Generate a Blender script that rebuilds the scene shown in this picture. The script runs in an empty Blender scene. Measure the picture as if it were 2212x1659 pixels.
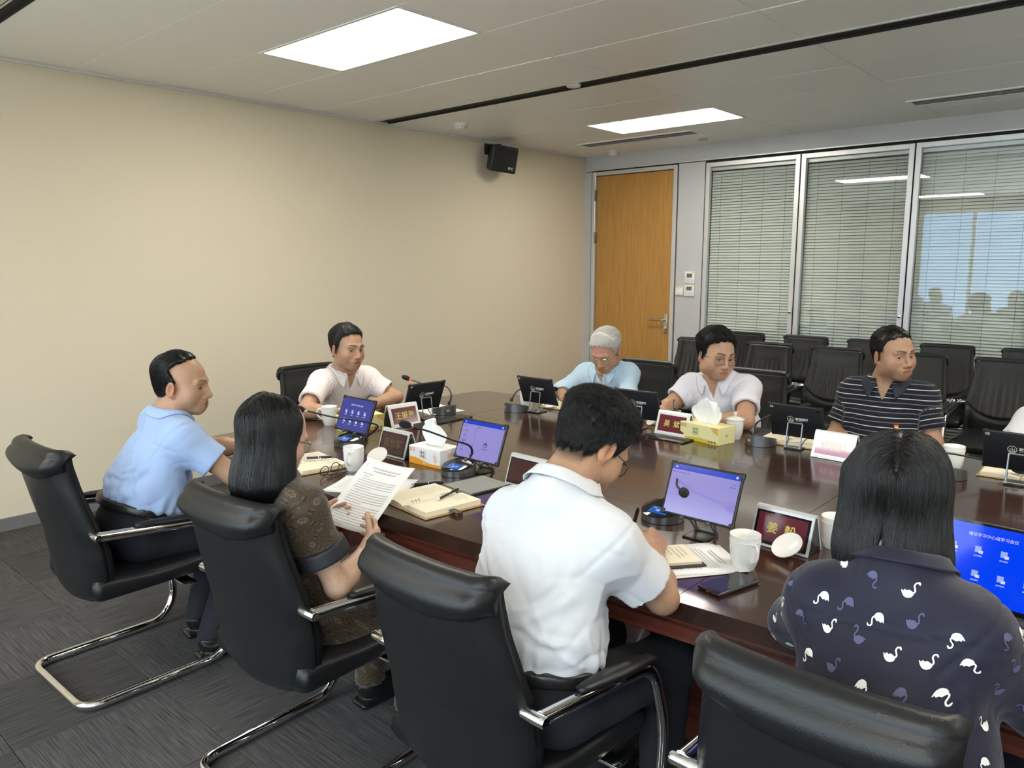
import bpy, bmesh, math, random
import numpy as np
from mathutils import Vector, Matrix, Euler
random.seed(7); np.random.seed(7)
S = bpy.context.scene
COL = S.collection
PI = math.pi
# ---------------------------------------------------------------- camera
cam_d = bpy.data.cameras.new('camera'); cam = bpy.data.objects.new('camera', cam_d); COL.objects.link(cam)
F = 1665.0
cam_d.sensor_width = 36.0; cam_d.lens = 36.0 * F / 2212.0; cam_d.clip_start = 0.05; cam_d.clip_end = 2000
pitch = math.atan(257.5 / F); yaw = math.radians(41.7)
cam.location = (5.3, 0.0, 1.6)
cam.rotation_euler = Euler((PI / 2 - pitch, 0, yaw), 'XYZ')
S.camera = cam
# ---------------------------------------------------------------- view
S.view_settings.view_transform = 'Standard'; S.view_settings.look = 'None'
S.view_settings.gamma = 1.0; S.view_settings.exposure = 0.0; S.view_settings.use_curve_mapping = False
S.cycles.max_bounces = 8; S.cycles.diffuse_bounces = 5; S.cycles.glossy_bounces = 4
S.cycles.transparent_max_bounces = 24; S.cycles.transmission_bounces = 6
S.cycles.use_denoising = True
S.cycles.sample_clamp_indirect = 6.0
S.cycles.caustics_reflective = False; S.cycles.caustics_refractive = False
# ---------------------------------------------------------------- world: bright broken cloud
W = bpy.data.worlds.new('sky'); S.world = W; W.use_nodes = True
nt = W.node_tree; nt.nodes.clear()
def wn(t, **k):
    n = nt.nodes.new(t)
    for a, b in k.items(): setattr(n, a, b)
    return n
o_ = wn('ShaderNodeOutputWorld'); b_ = wn('ShaderNodeBackground'); tc = wn('ShaderNodeTexCoord')
mp = wn('ShaderNodeMapping'); mp.inputs['Scale'].default_value = (1.2, 1.2, 4.0)
nz = wn('ShaderNodeTexNoise'); nz.inputs['Scale'].default_value = 2.2; nz.inputs['Detail'].default_value = 7
cr = wn('ShaderNodeValToRGB'); cr.color_ramp.elements[0].position = .38; cr.color_ramp.elements[0].color = (.55, .70, .90, 1)
cr.color_ramp.elements[1].position = .58; cr.color_ramp.elements[1].color = (.93, .96, 1.0, 1)
nt.links.new(tc.outputs['Generated'], mp.inputs['Vector']); nt.links.new(mp.outputs[0], nz.inputs['Vector'])
nt.links.new(nz.outputs['Fac'], cr.inputs[0]); nt.links.new(cr.outputs[0], b_.inputs[0]); nt.links.new(b_.outputs[0], o_.inputs[0])
SKY = 7.5
b_.inputs['Strength'].default_value = SKY
LAMP = 22.0
sun_d = bpy.data.lights.new('sun', 'SUN'); sun_d.energy = 30; sun_d.angle = .0093; sun_d.color = (1, .95, .88)
sun = bpy.data.objects.new('sun', sun_d); COL.objects.link(sun); sun.location = (0, 60, 60); sun.rotation_euler = (-math.radians(40), 0, 0)   # high behind the building: lights the land outside the windows
# ---------------------------------------------------------------- materials
MATS = {}
def mat(name, color=(.8, .8, .8), rough=.5, metal=0., spec=.5, emit=None, estr=0., coat=0., sheen=0., trans=0., alpha=1.):
    if name in MATS: return MATS[name]
    m = bpy.data.materials.new(name); m.use_nodes = True
    p = m.node_tree.nodes['Principled BSDF']
    p.inputs['Base Color'].default_value = (*color, 1); p.inputs['Roughness'].default_value = rough
    p.inputs['Metallic'].default_value = metal; p.inputs['Specular IOR Level'].default_value = spec
    if emit: p.inputs['Emission Color'].default_value = (*emit, 1); p.inputs['Emission Strength'].default_value = estr
    if coat: p.inputs['Coat Weight'].default_value = coat; p.inputs['Coat Roughness'].default_value = .08
    if sheen: p.inputs['Sheen Weight'].default_value = sheen
    MATS[name] = m; return m
def nodes(m): return m.node_tree, m.node_tree.nodes['Principled BSDF']
def N(t, typ, **k):
    n = t.nodes.new(typ)
    for a, b in k.items(): setattr(n, a, b)
    return n
def add_noise(m, c1, c2, scale=(1, 1, 1), nscale=10., detail=4., coord='Object', lo=.35, hi=.65, bump=0., bdist=.01, attr=None, rough=None):
    t, p = nodes(m)
    if attr: tc = N(t, 'ShaderNodeAttribute', attribute_name=attr); src = tc.outputs['Vector']
    else: tc = N(t, 'ShaderNodeTexCoord'); src = tc.outputs[coord]
    mp = N(t, 'ShaderNodeMapping'); mp.inputs['Scale'].default_value = scale
    nz = N(t, 'ShaderNodeTexNoise'); nz.inputs['Scale'].default_value = nscale; nz.inputs['Detail'].default_value = detail
    cr = N(t, 'ShaderNodeValToRGB'); e = cr.color_ramp.elements
    e[0].position = lo; e[0].color = (*c1, 1); e[1].position = hi; e[1].color = (*c2, 1)
    t.links.new(src, mp.inputs[0]); t.links.new(mp.outputs[0], nz.inputs['Vector']); t.links.new(nz.outputs['Fac'], cr.inputs[0])
    t.links.new(cr.outputs[0], p.inputs['Base Color'])
    if bump:
        b = N(t, 'ShaderNodeBump'); b.inputs['Strength'].default_value = bump; b.inputs['Distance'].default_value = bdist
        t.links.new(nz.outputs['Fac'], b.inputs['Height']); t.links.new(b.outputs[0], p.inputs['Normal'])
    return nz
def bump_only(m, scale=(1, 1, 1), nscale=50., detail=3., strength=.3, dist=.002, voronoi=False):
    t, p = nodes(m)
    tc = N(t, 'ShaderNodeTexCoord'); mp = N(t, 'ShaderNodeMapping'); mp.inputs['Scale'].default_value = scale
    if voronoi:
        nz = N(t, 'ShaderNodeTexVoronoi'); nz.inputs['Scale'].default_value = nscale; out = nz.outputs['Distance']
    else:
        nz = N(t, 'ShaderNodeTexNoise'); nz.inputs['Scale'].default_value = nscale; nz.inputs['Detail'].default_value = detail; out = nz.outputs['Fac']
    b = N(t, 'ShaderNodeBump'); b.inputs['Strength'].default_value = strength; b.inputs['Distance'].default_value = dist
    t.links.new(tc.outputs['Object'], mp.inputs[0]); t.links.new(mp.outputs[0], nz.inputs['Vector'])
    t.links.new(out, b.inputs['Height']); t.links.new(b.outputs[0], p.inputs['Normal'])
M_chrome = mat('polished_steel', (.85, .85, .85), .06, 1.)
M_steel = mat('brushed_steel', (.62, .62, .62), .3, 1.)
M_alu = mat('aluminium', (.72, .73, .75), .38, .6)
M_black = mat('black_plastic', (.012, .012, .013), .38)
M_blackg = mat('black_gloss', (.008, .008, .01), .08)
M_void = mat('slot_black', (.006, .006, .006), .8)
M_grayp = mat('graphite_plastic', (.10, .105, .11), .35, .3)
M_white = mat('white_porcelain', (.83, .82, .79), .08, coat=.6)
M_paper = mat('paper', (.80, .80, .80), .75)
M_cream = mat('cream_paper', (.80, .74, .57), .75)
M_ink = mat('ink', (.20, .20, .21), .7)
M_foam = mat('foam', (.012, .012, .013), .95)
M_gold = mat('gold_print', (.62, .50, .18), .4)
M_whitep = mat('white_print', (.8, .8, .8), .5)
M_leath = mat('black_leather', (.009, .0095, .0105), .40, spec=.34); bump_only(M_leath, nscale=260, strength=.22, dist=.0012, voronoi=True)
# ---------------------------------------------------------------- mesh helpers
def mesh_obj(name, V, Fc, m=None, parent=None, smooth=False, link=True):
    me = bpy.data.meshes.new(name); me.from_pydata([tuple(v) for v in V], [], [tuple(f) for f in Fc]); me.update()
    if smooth: me.polygons.foreach_set('use_smooth', [True] * len(me.polygons))
    if m: me.materials.append(m)
    o = bpy.data.objects.new(name, me)
    COL.objects.link(o)
    if parent: o.parent = parent
    return o
def bm_obj(name, bm, m=None, parent=None, smooth=False, angle=None):
    bmesh.ops.recalc_face_normals(bm, faces=bm.faces)
    if smooth:
        for f in bm.faces: f.smooth = True
    if angle:
        for e in bm.edges:
            if len(e.link_faces) == 2 and e.calc_face_angle(0) > angle: e.smooth = False
    me = bpy.data.meshes.new(name); bm.to_mesh(me); bm.free()
    if m: me.materials.append(m)
    o = bpy.data.objects.new(name, me); COL.objects.link(o)
    if parent: o.parent = parent
    return o
def bm_box(bm, c, s, bev=0., seg=2, rot=None):
    r = bmesh.ops.create_cube(bm, size=1.)
    vs = r['verts']
    bmesh.ops.scale(bm, vec=s, verts=vs)
    if bev:
        es = list({e for v in vs for e in v.link_edges})
        rr = bmesh.ops.bevel(bm, geom=es, offset=bev, segments=seg, affect='EDGES', profile=.5)
        vs = list({v for f in rr['faces'] for v in f.verts} | {v for v in vs if v.is_valid})
    if rot is not None: bmesh.ops.rotate(bm, cent=(0, 0, 0), matrix=rot, verts=vs)
    bmesh.ops.translate(bm, vec=c, verts=vs)
    return vs
def box(name, c, s, m, parent=None, bev=0., seg=2, rot=None):
    bm = bmesh.new(); bm_box(bm, c, s, bev, seg, rot)
    return bm_obj(name, bm, m, parent, smooth=bev > 0, angle=.6 if bev > 0 else None)
def box2(name, x0, x1, y0, y1, z0, z1, m, parent=None, bev=0.):
    return box(name, ((x0 + x1) / 2, (y0 + y1) / 2, (z0 + z1) / 2), (x1 - x0, y1 - y0, z1 - z0), m, parent, bev)
def bm_lathe(bm, prof, n=32, c=(0, 0, 0)):
    rings = []
    for r, z in prof:
        if r < 1e-6: rings.append([bm.verts.new((c[0], c[1], c[2] + z))])
        else: rings.append([bm.verts.new((c[0] + r * math.cos(2 * PI * i / n), c[1] + r * math.sin(2 * PI * i / n), c[2] + z)) for i in range(n)])
    for a, b in zip(rings, rings[1:]):
        for i in range(n):
            j = (i + 1) % n
            if len(a) == 1 and len(b) == 1: continue
            if len(a) == 1: bm.faces.new((a[0], b[i], b[j]))
            elif len(b) == 1: bm.faces.new((a[i], a[j], b[0]))
            else: bm.faces.new((a[i], a[j], b[j], b[i]))
def lathe(name, prof, m, parent=None, n=32, c=(0, 0, 0), angle=.7):
    bm = bmesh.new(); bm_lathe(bm, prof, n, c); return bm_obj(name, bm, m, parent, True, angle)
def smooth_path(pts, n=8, closed=False):
    P = [Vector(p) for p in pts]; out = []; L = len(P)
    rng = range(L if closed else L - 1)
    for i in rng:
        p0 = P[(i - 1) % L] if (closed or i > 0) else P[i]; p1 = P[i]; p2 = P[(i + 1) % L]
        p3 = P[(i + 2) % L] if (closed or i + 2 < L) else P[i + 1]
        for k in range(n):
            t = k / n
            out.append(.5 * ((2 * p1) + (-p0 + p2) * t + (2 * p0 - 5 * p1 + 4 * p2 - p3) * t * t + (-p0 + 3 * p1 - 3 * p2 + p3) * t ** 3))
    if not closed: out.append(P[-1])
    return out
def round_path(pts, r, n=6, closed=False):
    """polyline with filleted corners"""
    P = [Vector(p) for p in pts]; out = []; L = len(P)
    for i in range(L):
        if not closed and i in (0, L - 1): out.append(P[i]); continue
        a, b, c = P[(i - 1) % L], P[i], P[(i + 1) % L]
        u = (a - b); v = (c - b); rr = min(r, u.length * .49, v.length * .49)
        p, q = b + u.normalized() * rr, b + v.normalized() * rr
        for k in range(n + 1):
            t = k / n; out.append((1 - t) ** 2 * p + 2 * t * (1 - t) * b + t * t * q)
    return out
def bm_tube(bm, path, rad, n=8, closed=False, flat=1., upv=(0, 0, 1), caps=True):
    P = [Vector(p) for p in path]; L = len(P); rings = []
    up = Vector(upv)
    prev = None
    for i, p in enumerate(P):
        if closed: t = (P[(i + 1) % L] - P[(i - 1) % L]).normalized()
        else: t = (P[min(i + 1, L - 1)] - P[max(i - 1, 0)]).normalized()
        if prev is None:
            a = t.cross(up)
            if a.length < 1e-3: a = t.cross(Vector((1, 0, 0)))
            a.normalize()
        else:
            a = prev - t * prev.dot(t)
            if a.length < 1e-4: a = t.cross(up)
            a.normalize()
        prev = a
        b = t.cross(a)
        r = rad[i] if hasattr(rad, '__len__') else rad
        rings.append([bm.verts.new(p + a * math.cos(2 * PI * k / n) * r + b * math.sin(2 * PI * k / n) * r * flat) for k in range(n)])
    for i in range(L if closed else L - 1):
        A, B = rings[i], rings[(i + 1) % L]
        for k in range(n): bm.faces.new((A[k], A[(k + 1) % n], B[(k + 1) % n], B[k]))
    if not closed and caps:
        bm.faces.new(rings[0][::-1]); bm.faces.new(rings[-1])
def tube(name, path, rad, m, parent=None, n=8, closed=False, flat=1., upv=(0, 0, 1)):
    bm = bmesh.new(); bm_tube(bm, path, rad, n, closed, flat, upv); return bm_obj(name, bm, m, parent, True, .9)
def prism(name, poly, h, m, parent=None, z0=0., bev=0.):
    bm = bmesh.new()
    a = [bm.verts.new((x, y, z0)) for x, y in poly]; b = [bm.verts.new((x, y, z0 + h)) for x, y in poly]
    bm.faces.new(a[::-1]); top = bm.faces.new(b); n = len(a)
    for i in range(n): bm.faces.new((a[i], a[(i + 1) % n], b[(i + 1) % n], b[i]))
    if bev: bmesh.ops.bevel(bm, geom=list(top.edges), offset=bev, segments=2, affect='EDGES')
    return bm_obj(name, bm, m, parent)
def tag(o, label=None, cat=None, group=None, kind=None):
    if label: o['label'] = label
    if cat: o['category'] = cat
    if group: o['group'] = group
    if kind: o['kind'] = kind
    return o
def empty(name, loc=(0, 0, 0), rz=0., label=None, cat=None, group=None):
    o = bpy.data.objects.new(name, None); COL.objects.link(o); o.empty_display_size = .05
    o.location = loc; o.rotation_euler = (0, 0, rz)
    return tag(o, label, cat, group)
CH = {}
def copy_tree(o, parent=None, **kw):
    c = o.copy(); COL.objects.link(c); c.parent = parent
    for ch in list(o.children): copy_tree(ch, c)
    return c
def text(name, s, size, m, parent, loc, rot=(0, 0, 0), align='CENTER', ext=.0002, sx=1., bold=0.):
    cu = bpy.data.curves.new(name, 'FONT'); cu.body = s; cu.size = size; cu.align_x = align; cu.align_y = 'CENTER'
    cu.extrude = ext; cu.resolution_u = 2; cu.offset = bold
    cu.materials.append(m)
    tmp = bpy.data.objects.new('tmp_text', cu); COL.objects.link(tmp)
    bpy.context.view_layer.update()
    me = bpy.data.meshes.new_from_object(tmp.evaluated_get(bpy.context.evaluated_depsgraph_get()))
    bpy.data.objects.remove(tmp); bpy.data.curves.remove(cu)
    me.materials.clear(); me.materials.append(m)
    o = bpy.data.objects.new(name, me); COL.objects.link(o); o.parent = parent
    o.location = loc; o.rotation_euler = rot; o.scale = (sx, 1, 1)
    return o
def lines_mesh(name, rows, m, parent, M=None, dz=.0003):
    """flat dashes standing for small print: rows of (x0, x1, y, h, seed) on a local XY plane"""
    V, Fc = [], []
    for x0, x1, y, h, g in rows:
        x = x0
        while x < x1 - h * .4:
            w = h * random.uniform(.75, .95)
            k = len(V); hh = h * random.uniform(.78, 1.)
            V += [(x, y - hh / 2, dz), (min(x + w, x1), y - hh / 2, dz), (min(x + w, x1), y - hh * .1, dz), (x, y - hh * .1, dz)]
            Fc.append((k, k + 1, k + 2, k + 3)); k += 4
            x2 = x + w * random.uniform(.1, .4)
            V += [(x2, y + hh * .12, dz), (min(x2 + w * .6, x1), y + hh * .12, dz), (min(x2 + w * .6, x1), y + hh / 2, dz), (x2, y + hh / 2, dz)]
            Fc.append((k, k + 1, k + 2, k + 3))
            x += h * 1.12
    if M is not None: V = [M @ Vector(v) for v in V]
    o = mesh_obj(name, V, Fc, m, parent); o['kind'] = 'stuff'
    return o
# ================================================================ room
CEIL = 2.778; YB = 7.19; YF = -1.5; XR = 9.0
M_wall = mat('beige_wallpaper', (.60, .53, .41), .85, spec=.2)
add_noise(M_wall, (.64, .57, .445), (.685, .615, .485), scale=(60, 60, 4), nscale=12, detail=3, lo=.3, hi=.7, bump=.12, bdist=.002)
M_gwall = mat('grey_panel_paint', (.50, .51, .53), .5)
M_base = mat('baseboard_grey', (.20, .20, .205), .45, .3)
M_slab = mat('dark_soffit', (.02, .02, .02), .9)
M_ctile = mat('ceiling_tile_white', (.87, .86, .84), .38, spec=.5)
bump_only(M_ctile, nscale=3, strength=.05, dist=.02)
def struct(o): o['kind'] = 'structure'; return o
struct(box2('wall_left', -.12, 0, YF - .15, YB + 1.6, -.05, CEIL + .12, M_wall))
struct(box2('wall_right', XR, XR + .12, YF - .15, YB + 1.6, -.05, CEIL + .12, M_wall))
struct(box2('baseboard_left', 0, .014, YF, YB - .06, 0, .078, M_base))
struct(box2('baseboard_right', XR - .014, XR, YF, YB - .06, 0, .078, M_base))
# window wall behind the camera
fw_ = struct(box2('wall_front', 0, 1.28, YF - .15, YF, -.05, CEIL + .12, M_wall))
box2('window_header', 1.28, XR, YF - .15, YF, 2.56, CEIL + .12, M_wall, fw_)
box2('window_sill_wall', 1.28, XR, YF - .15, YF, -.05, .32, M_wall, fw_)
M_pane, = [mat('window_glass', (.9, .95, 1.), .0)]
def glassify(m, tint=(.93, .97, .96), boost=0., ior=1.5):
    t = m.node_tree; t.nodes.clear()
    out = N(t, 'ShaderNodeOutputMaterial'); mx = N(t, 'ShaderNodeMixShader'); tr = N(t, 'ShaderNodeBsdfTransparent'); gl = N(t, 'ShaderNodeBsdfGlossy')
    ge = N(t, 'ShaderNodeNewGeometry'); dt = N(t, 'ShaderNodeVectorMath', operation='DOT_PRODUCT'); t.links.new(ge.outputs['Normal'], dt.inputs[0]); t.links.new(ge.outputs['Incoming'], dt.inputs[1])
    ab = N(t, 'ShaderNodeMath', operation='ABSOLUTE'); t.links.new(dt.outputs['Value'], ab.inputs[0])
    om = N(t, 'ShaderNodeMath', operation='SUBTRACT'); om.inputs[0].default_value = 1.; t.links.new(ab.outputs[0], om.inputs[1])
    fr = N(t, 'ShaderNodeMath', operation='POWER'); fr.inputs[1].default_value = 5.; t.links.new(om.outputs[0], fr.inputs[0])
    ma = N(t, 'ShaderNodeMath', operation='MULTIPLY_ADD'); ma.inputs[1].default_value = .96; ma.inputs[2].default_value = .04 + boost; ma.use_clamp = True
    tr.inputs[0].default_value = (*tint, 1); gl.inputs['Roughness'].default_value = 0.
    t.links.new(fr.outputs[0], ma.inputs[0]); t.links.new(ma.outputs[0], mx.inputs[0]); t.links.new(tr.outputs[0], mx.inputs[1]); t.links.new(gl.outputs[0], mx.inputs[2])
    t.links.new(mx.outputs[0], out.inputs[0])
glassify(M_pane)
xs = [1.28 + .86 * i for i in range(9)] + [XR]
for i in range(len(xs) - 1):
    w = struct(empty('window_%d' % (i + 5)))
    x0, x1 = xs[i], xs[i + 1]
    bm = bmesh.new()
    for a in ((x0, x0 + .03, .32, 2.56), (x1 - .03, x1, .32, 2.56), (x0 + .03, x1 - .03, .32, .37), (x0 + .03, x1 - .03, 2.52, 2.56)):
        bm_box(bm, ((a[0] + a[1]) / 2, YF - .07, (a[2] + a[3]) / 2), (a[1] - a[0], .08, a[3] - a[2]))
    bm_obj('window_frame', bm, M_alu, w)
    box2('pane', x0 + .03, x1 - .03, YF - .076, YF - .07, .37, 2.52, M_pane, w)
# portal lamps for the daylight through the window wall
pl = bpy.data.lights.new('daylight', 'AREA'); pl.shape = 'RECTANGLE'; pl.size = XR - 1.28; pl.size_y = 2.2; pl.cycles.is_portal = True
po = bpy.data.objects.new('daylight_portal', pl); COL.objects.link(po); po.location = ((XR + 1.28) / 2, YF - .2, 1.44); po.rotation_euler = (-PI / 2, 0, PI)
po.rotation_euler = (PI / 2, 0, 0)
# landscape outside
M_hill = mat('hill_haze_blue', (.09, .14, .22), .95); M_ground = mat('valley_ground', (.42, .41, .38), .95)  # blue haze of the distance is put into the hill colour
V, Fc = [], []
nx = 160
for k in range(5):
    for i in range(nx):
        x = -900 + 1800 * i / (nx - 1)
        top = 40 + 55 * math.exp(-((x + 190) / 150) ** 2) + 26 * math.exp(-((x - 200) / 260) ** 2) + 9 * math.sin(x * .021) + 4 * math.sin(x * .07 + 1) + 1.6 * math.sin(x * .31)
        t = k / 4
        V.append((x, -700 - 160 * t, -60 + (top + 60) * (1 - (1 - t) ** 1.7)))
for k in range(4):
    for i in range(nx - 1): a = k * nx + i; Fc.append((a, a + 1, a + nx + 1, a + nx))
tag(mesh_obj('hill', V, Fc, M_hill, smooth=True), 'wooded ridge coloured blue with haze, seen reflected beyond the windows', 'hill')
gp = mesh_obj('ground', [(-900, -900, -60), (900, -900, -60), (900, -6, -60), (-900, -6, -60)], [(0, 1, 2, 3)], M_ground); gp['kind'] = 'structure'

# ---- floor with loose laid carpet tiles
fl = struct(box2('floor', 0, XR, YF, YB + 1.5, -.05, -.006, M_slab))
def carpet(name, ax, tint):
    m = mat(name, (.1, .1, .1), .95, spec=.1); t, p = nodes(m)
    tc = N(t, 'ShaderNodeTexCoord'); mp = N(t, 'ShaderNodeMapping')
    mp.inputs['Scale'].default_value = (5, 210, 1) if ax == 0 else (210, 5, 1)
    g = N(t, 'ShaderNodeNewGeometry')
    t.links.new(g.outputs['Position'], mp.inputs[0])
    nz = N(t, 'ShaderNodeTexNoise'); nz.inputs['Scale'].default_value = 1.; nz.inputs['Detail'].default_value = 5; nz.inputs['Roughness'].default_value = .7
    cr = N(t, 'ShaderNodeValToRGB'); e = cr.color_ramp.elements
    e[0].position = .33; e[0].color = (.032 * tint, .029 * tint, .030 * tint, 1); e[1].position = .70; e[1].color = (.112 * tint, .109 * tint, .111 * tint, 1)
    b = N(t, 'ShaderNodeBump'); b.inputs['Strength'].default_value = .7; b.inputs['Distance'].default_value = .004
    t.links.new(mp.outputs[0], nz.inputs['Vector']); t.links.new(nz.outputs['Fac'], cr.inputs[0]); t.links.new(cr.outputs[0], p.inputs['Base Color'])
    t.links.new(nz.outputs['Fac'], b.inputs['Height']); t.links.new(b.outputs[0], p.inputs['Normal'])
    return m
CM = [[carpet('carpet_a%d' % k, 0, 1 + .12 * k) for k in range(2)], [carpet('carpet_b%d' % k, 1, .9 + .15 * k) for k in range(2)]]
TS = .5
proto = []
for ax in range(2):
    for k in range(2):
        bm = bmesh.new(); bm_box(bm, (0, 0, -.003), (TS - .002, TS - .002, .006), .0015, 1)
        o = bm_obj('carpet_tile', bm, CM[ax][k], fl); proto.append(o)
used = [False] * 4
rr = random.Random(3)
for i in range(0, int(XR / TS)):
    for j in range(int(math.floor(YF / TS)), int((YB + .01) / TS) + 1):
        if j * TS + .15 < YF or (j + 1) * TS + .15 > YB + .4: continue
        if i > 13: continue
        k = ((i + j) % 2) * 2 + rr.randint(0, 1)
        if not used[k]: o = proto[k]; used[k] = True
        else: o = proto[k].copy(); COL.objects.link(o)
        o.location = (i * TS + TS / 2, j * TS + TS / 2 + .15, 0)
# rest of the floor out of view
struct(box2('floor_strip', 7.0, XR, YF, YB + 1.5, -.006, 0, CM[0][0], None))

# ---- ceiling
ce = struct(box2('ceiling', 0, XR, YF, YB + 1.6, 2.86, 2.9, M_slab))
xb = [0, 1.2, 2.4, 3.6, 4.8, 6.0, 7.2, 8.4, 9.0]
rowsA = [(-1.5, -1.04), (-1.04, -.47), (-.47, .10), (.10, .68), (.68, 1.23)]
rowsB = [(1.33, 1.895), (1.895, 2.462), (2.462, 3.03), (3.03, 3.63), (3.64, 4.21)]
rowsC = [(4.375, 4.965), (4.965, 5.54), (5.54, 6.11), (6.11, 6.68), (6.68, 7.19)]
lightcells = {(1, -1.04), (4, -1.04), (1, 2.462), (4, 2.462), (1, 5.54), (4, 5.54), (6, 2.462), (6, 5.54)}
tiles = {}
for i in range(len(xb) - 1):
    for (y0, y1) in rowsA + rowsB + rowsC:
        if (i, y0) in lightcells: continue
        w, h = xb[i + 1] - xb[i], y1 - y0; key = (round(w, 3), round(h, 3))
        if key not in tiles:
            bm = bmesh.new(); bm_box(bm, (0, 0, .006), (w - .003, h - .003, .012), .0015, 1)
            o = bm_obj('ceiling_panel', bm, M_ctile, ce); tiles[key] = o
        else: o = tiles[key].copy(); COL.objects.link(o)
        o.location = ((xb[i] + xb[i + 1]) / 2, (y0 + y1) / 2, CEIL + random.uniform(0, .001))
bm = bmesh.new(); bm_box(bm, (XR / 2, (YF + YB) / 2, 2.83), (XR, YB - YF, .004)); bm_obj('plenum_liner', bm, M_void, ce)
M_rail = mat('slot_rail', (.62, .62, .60), .35, .5)
for k, (a, b) in enumerate(((1.23, 1.33), (4.21, 4.375))):
    t = struct(empty('trim_%d' % (k + 1)))
    box2('slot_rail', 0, XR, a, a + .012, CEIL - .004, CEIL + .03, M_rail, t)
    box2('slot_rail', 0, XR, a + .022, a + .032, CEIL - .001, CEIL + .03, M_rail, t)
    box2('slot_recess', 0, XR, a + .032, b, CEIL + .012, CEIL + .04, M_void, t)
    box2('slot_edge', 0, XR, b - .01, b, CEIL - .001, CEIL + .012, M_void, t)
t = struct(empty('trim_3')); box2('joint_strip', 1.215, 2.375, 3.629, 3.641, CEIL - .003, CEIL + .004, mat('joint_strip_white', (.85, .85, .82), .4), t)
struct(box2('trim_4', 0, .02, YF, YB - .06, CEIL - .016, CEIL - .0005, M_alu))
# recessed light panels
M_lamp = mat('lamp_diffuser', (1, 1, 1), .5, emit=(1., .93, .80), estr=LAMP)
M_lframe = mat('lamp_frame', (.8, .8, .78), .4)
LL = {(1, 2.462): 'large glowing ceiling light panel nearest the camera', (1, 5.54): 'glowing ceiling light panel between the black slot and the door wall',
      (1, -1.04): 'ceiling light panel near the windows behind the camera', (4, -1.04): 'ceiling light panel above the window side of the room',
      (4, 2.462): 'ceiling light panel above the right half of the table', (4, 5.54): 'ceiling light panel above the empty chairs on the right',
      (6, 2.462): 'ceiling light panel above the far right table end', (6, 5.54): 'ceiling light panel in the far right corner of the room'}
for (i, y0), lab in LL.items():
    x0, x1 = xb[i], xb[i + 1]; y1 = y0 + .568
    L = empty('ceiling_light', ((x0 + x1) / 2, (y0 + y1) / 2, CEIL), 0, lab, 'ceiling light', 'light panels in the ceiling')
    w, h = x1 - x0, y1 - y0
    bm = bmesh.new()
    for c, s in (((-w / 2 + .011, 0, .004), (.018, h - .004, .014)), ((w / 2 - .011, 0, .004), (.018, h - .004, .014)), ((0, -h / 2 + .011, .004), (w - .044, .018, .014)), ((0, h / 2 - .011, .004), (w - .044, .018, .014))):
        bm_box(bm, c, s)
    bm_obj('light_frame', bm, M_lframe, L)
    bm = bmesh.new(); bm_box(bm, (0, 0, .010), (w - .042, h - .042, .006)); bm_obj('diffuser', bm, M_lamp, L)
# air vents
M_vent = mat('vent_grey', (.42, .43, .43), .45, .3)
for (x, y, lab) in ((1.15, 6.45, 'long slotted air vent in front of the light panel near the door'), (4.17, 6.40, 'long slotted air vent in the ceiling above the right glazing')):
    v = empty('air_vent', (x, y, CEIL), 0, lab, 'air vent', 'air vents in the ceiling')
    bm = bmesh.new()
    for c, s in (((0, -.105, -.004), (1.26, .03, .008)), ((0, .105, -.004), (1.26, .03, .008)), ((-.615, 0, -.004), (.03, .18, .008)), ((.615, 0, -.004), (.03, .18, .008))): bm_box(bm, c, s)
    bm_obj('vent_frame', bm, M_ctile, v)
    box('vent_back', (0, 0, -.0005), (1.2, .18, .001), M_base, v)
    f0 = box('vent_blade', (0, -.045, -.004), (1.2, .035, .003), M_vent, v, rot=Matrix.Rotation(.5, 3, 'X'))
    for k in range(1, 3): o = f0.copy(); COL.objects.link(o); o.location = (0, .045 * k, 0)
    box('vent_divider', (-.05, 0, -.004), (.008, .18, .007), M_vent, v)
# smoke detectors + sprinkler cap
M_wpl = mat('white_plastic', (.78, .78, .76), .4)
for (x, y, lab) in ((.474, 4.764, 'white smoke detector beside the black ceiling slot'), (.53, 6.95, 'white smoke detector close to the door wall')):
    d = empty('smoke_detector', (x, y, CEIL), 0, lab, 'smoke detector', 'smoke detectors on the ceiling')
    lathe('detector_base', [(0, 0), (.06, 0), (.062, -.012), (.05, -.016), (0, -.016)], M_wpl, d)
    lathe('detector_head', [(.046, -.016), (.052, -.03), (.046, -.042), (.02, -.05), (0, -.051)], M_wpl, d)
    bm = bmesh.new()
    for k in range(10):
        a = 2 * PI * k / 10; bm_box(bm, (.050 * math.cos(a), .050 * math.sin(a), -.03), (.006, .014, .008), rot=None)
    bm_obj('detector_slots', bm, M_vent, d)['kind'] = 'stuff'
sp = empty('sprinkler_cap', (1.62, 6.85, CEIL), 0, 'small round sprinkler cap in the ceiling near the glazing', 'sprinkler')
lathe('cap_plate', [(0, -.012), (.035, -.012), (.042, -.008), (.042, 0), (0, 0)], M_vent, sp)
sp = empty('sprinkler_cap', (2.02, 4.30, CEIL + .012), 0, 'small white disc inside the black ceiling slot', 'sprinkler')
lathe('cap_plate', [(0, -.02), (.045, -.016), (.05, -.008), (.05, 0), (0, 0)], M_wpl, sp)

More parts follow.
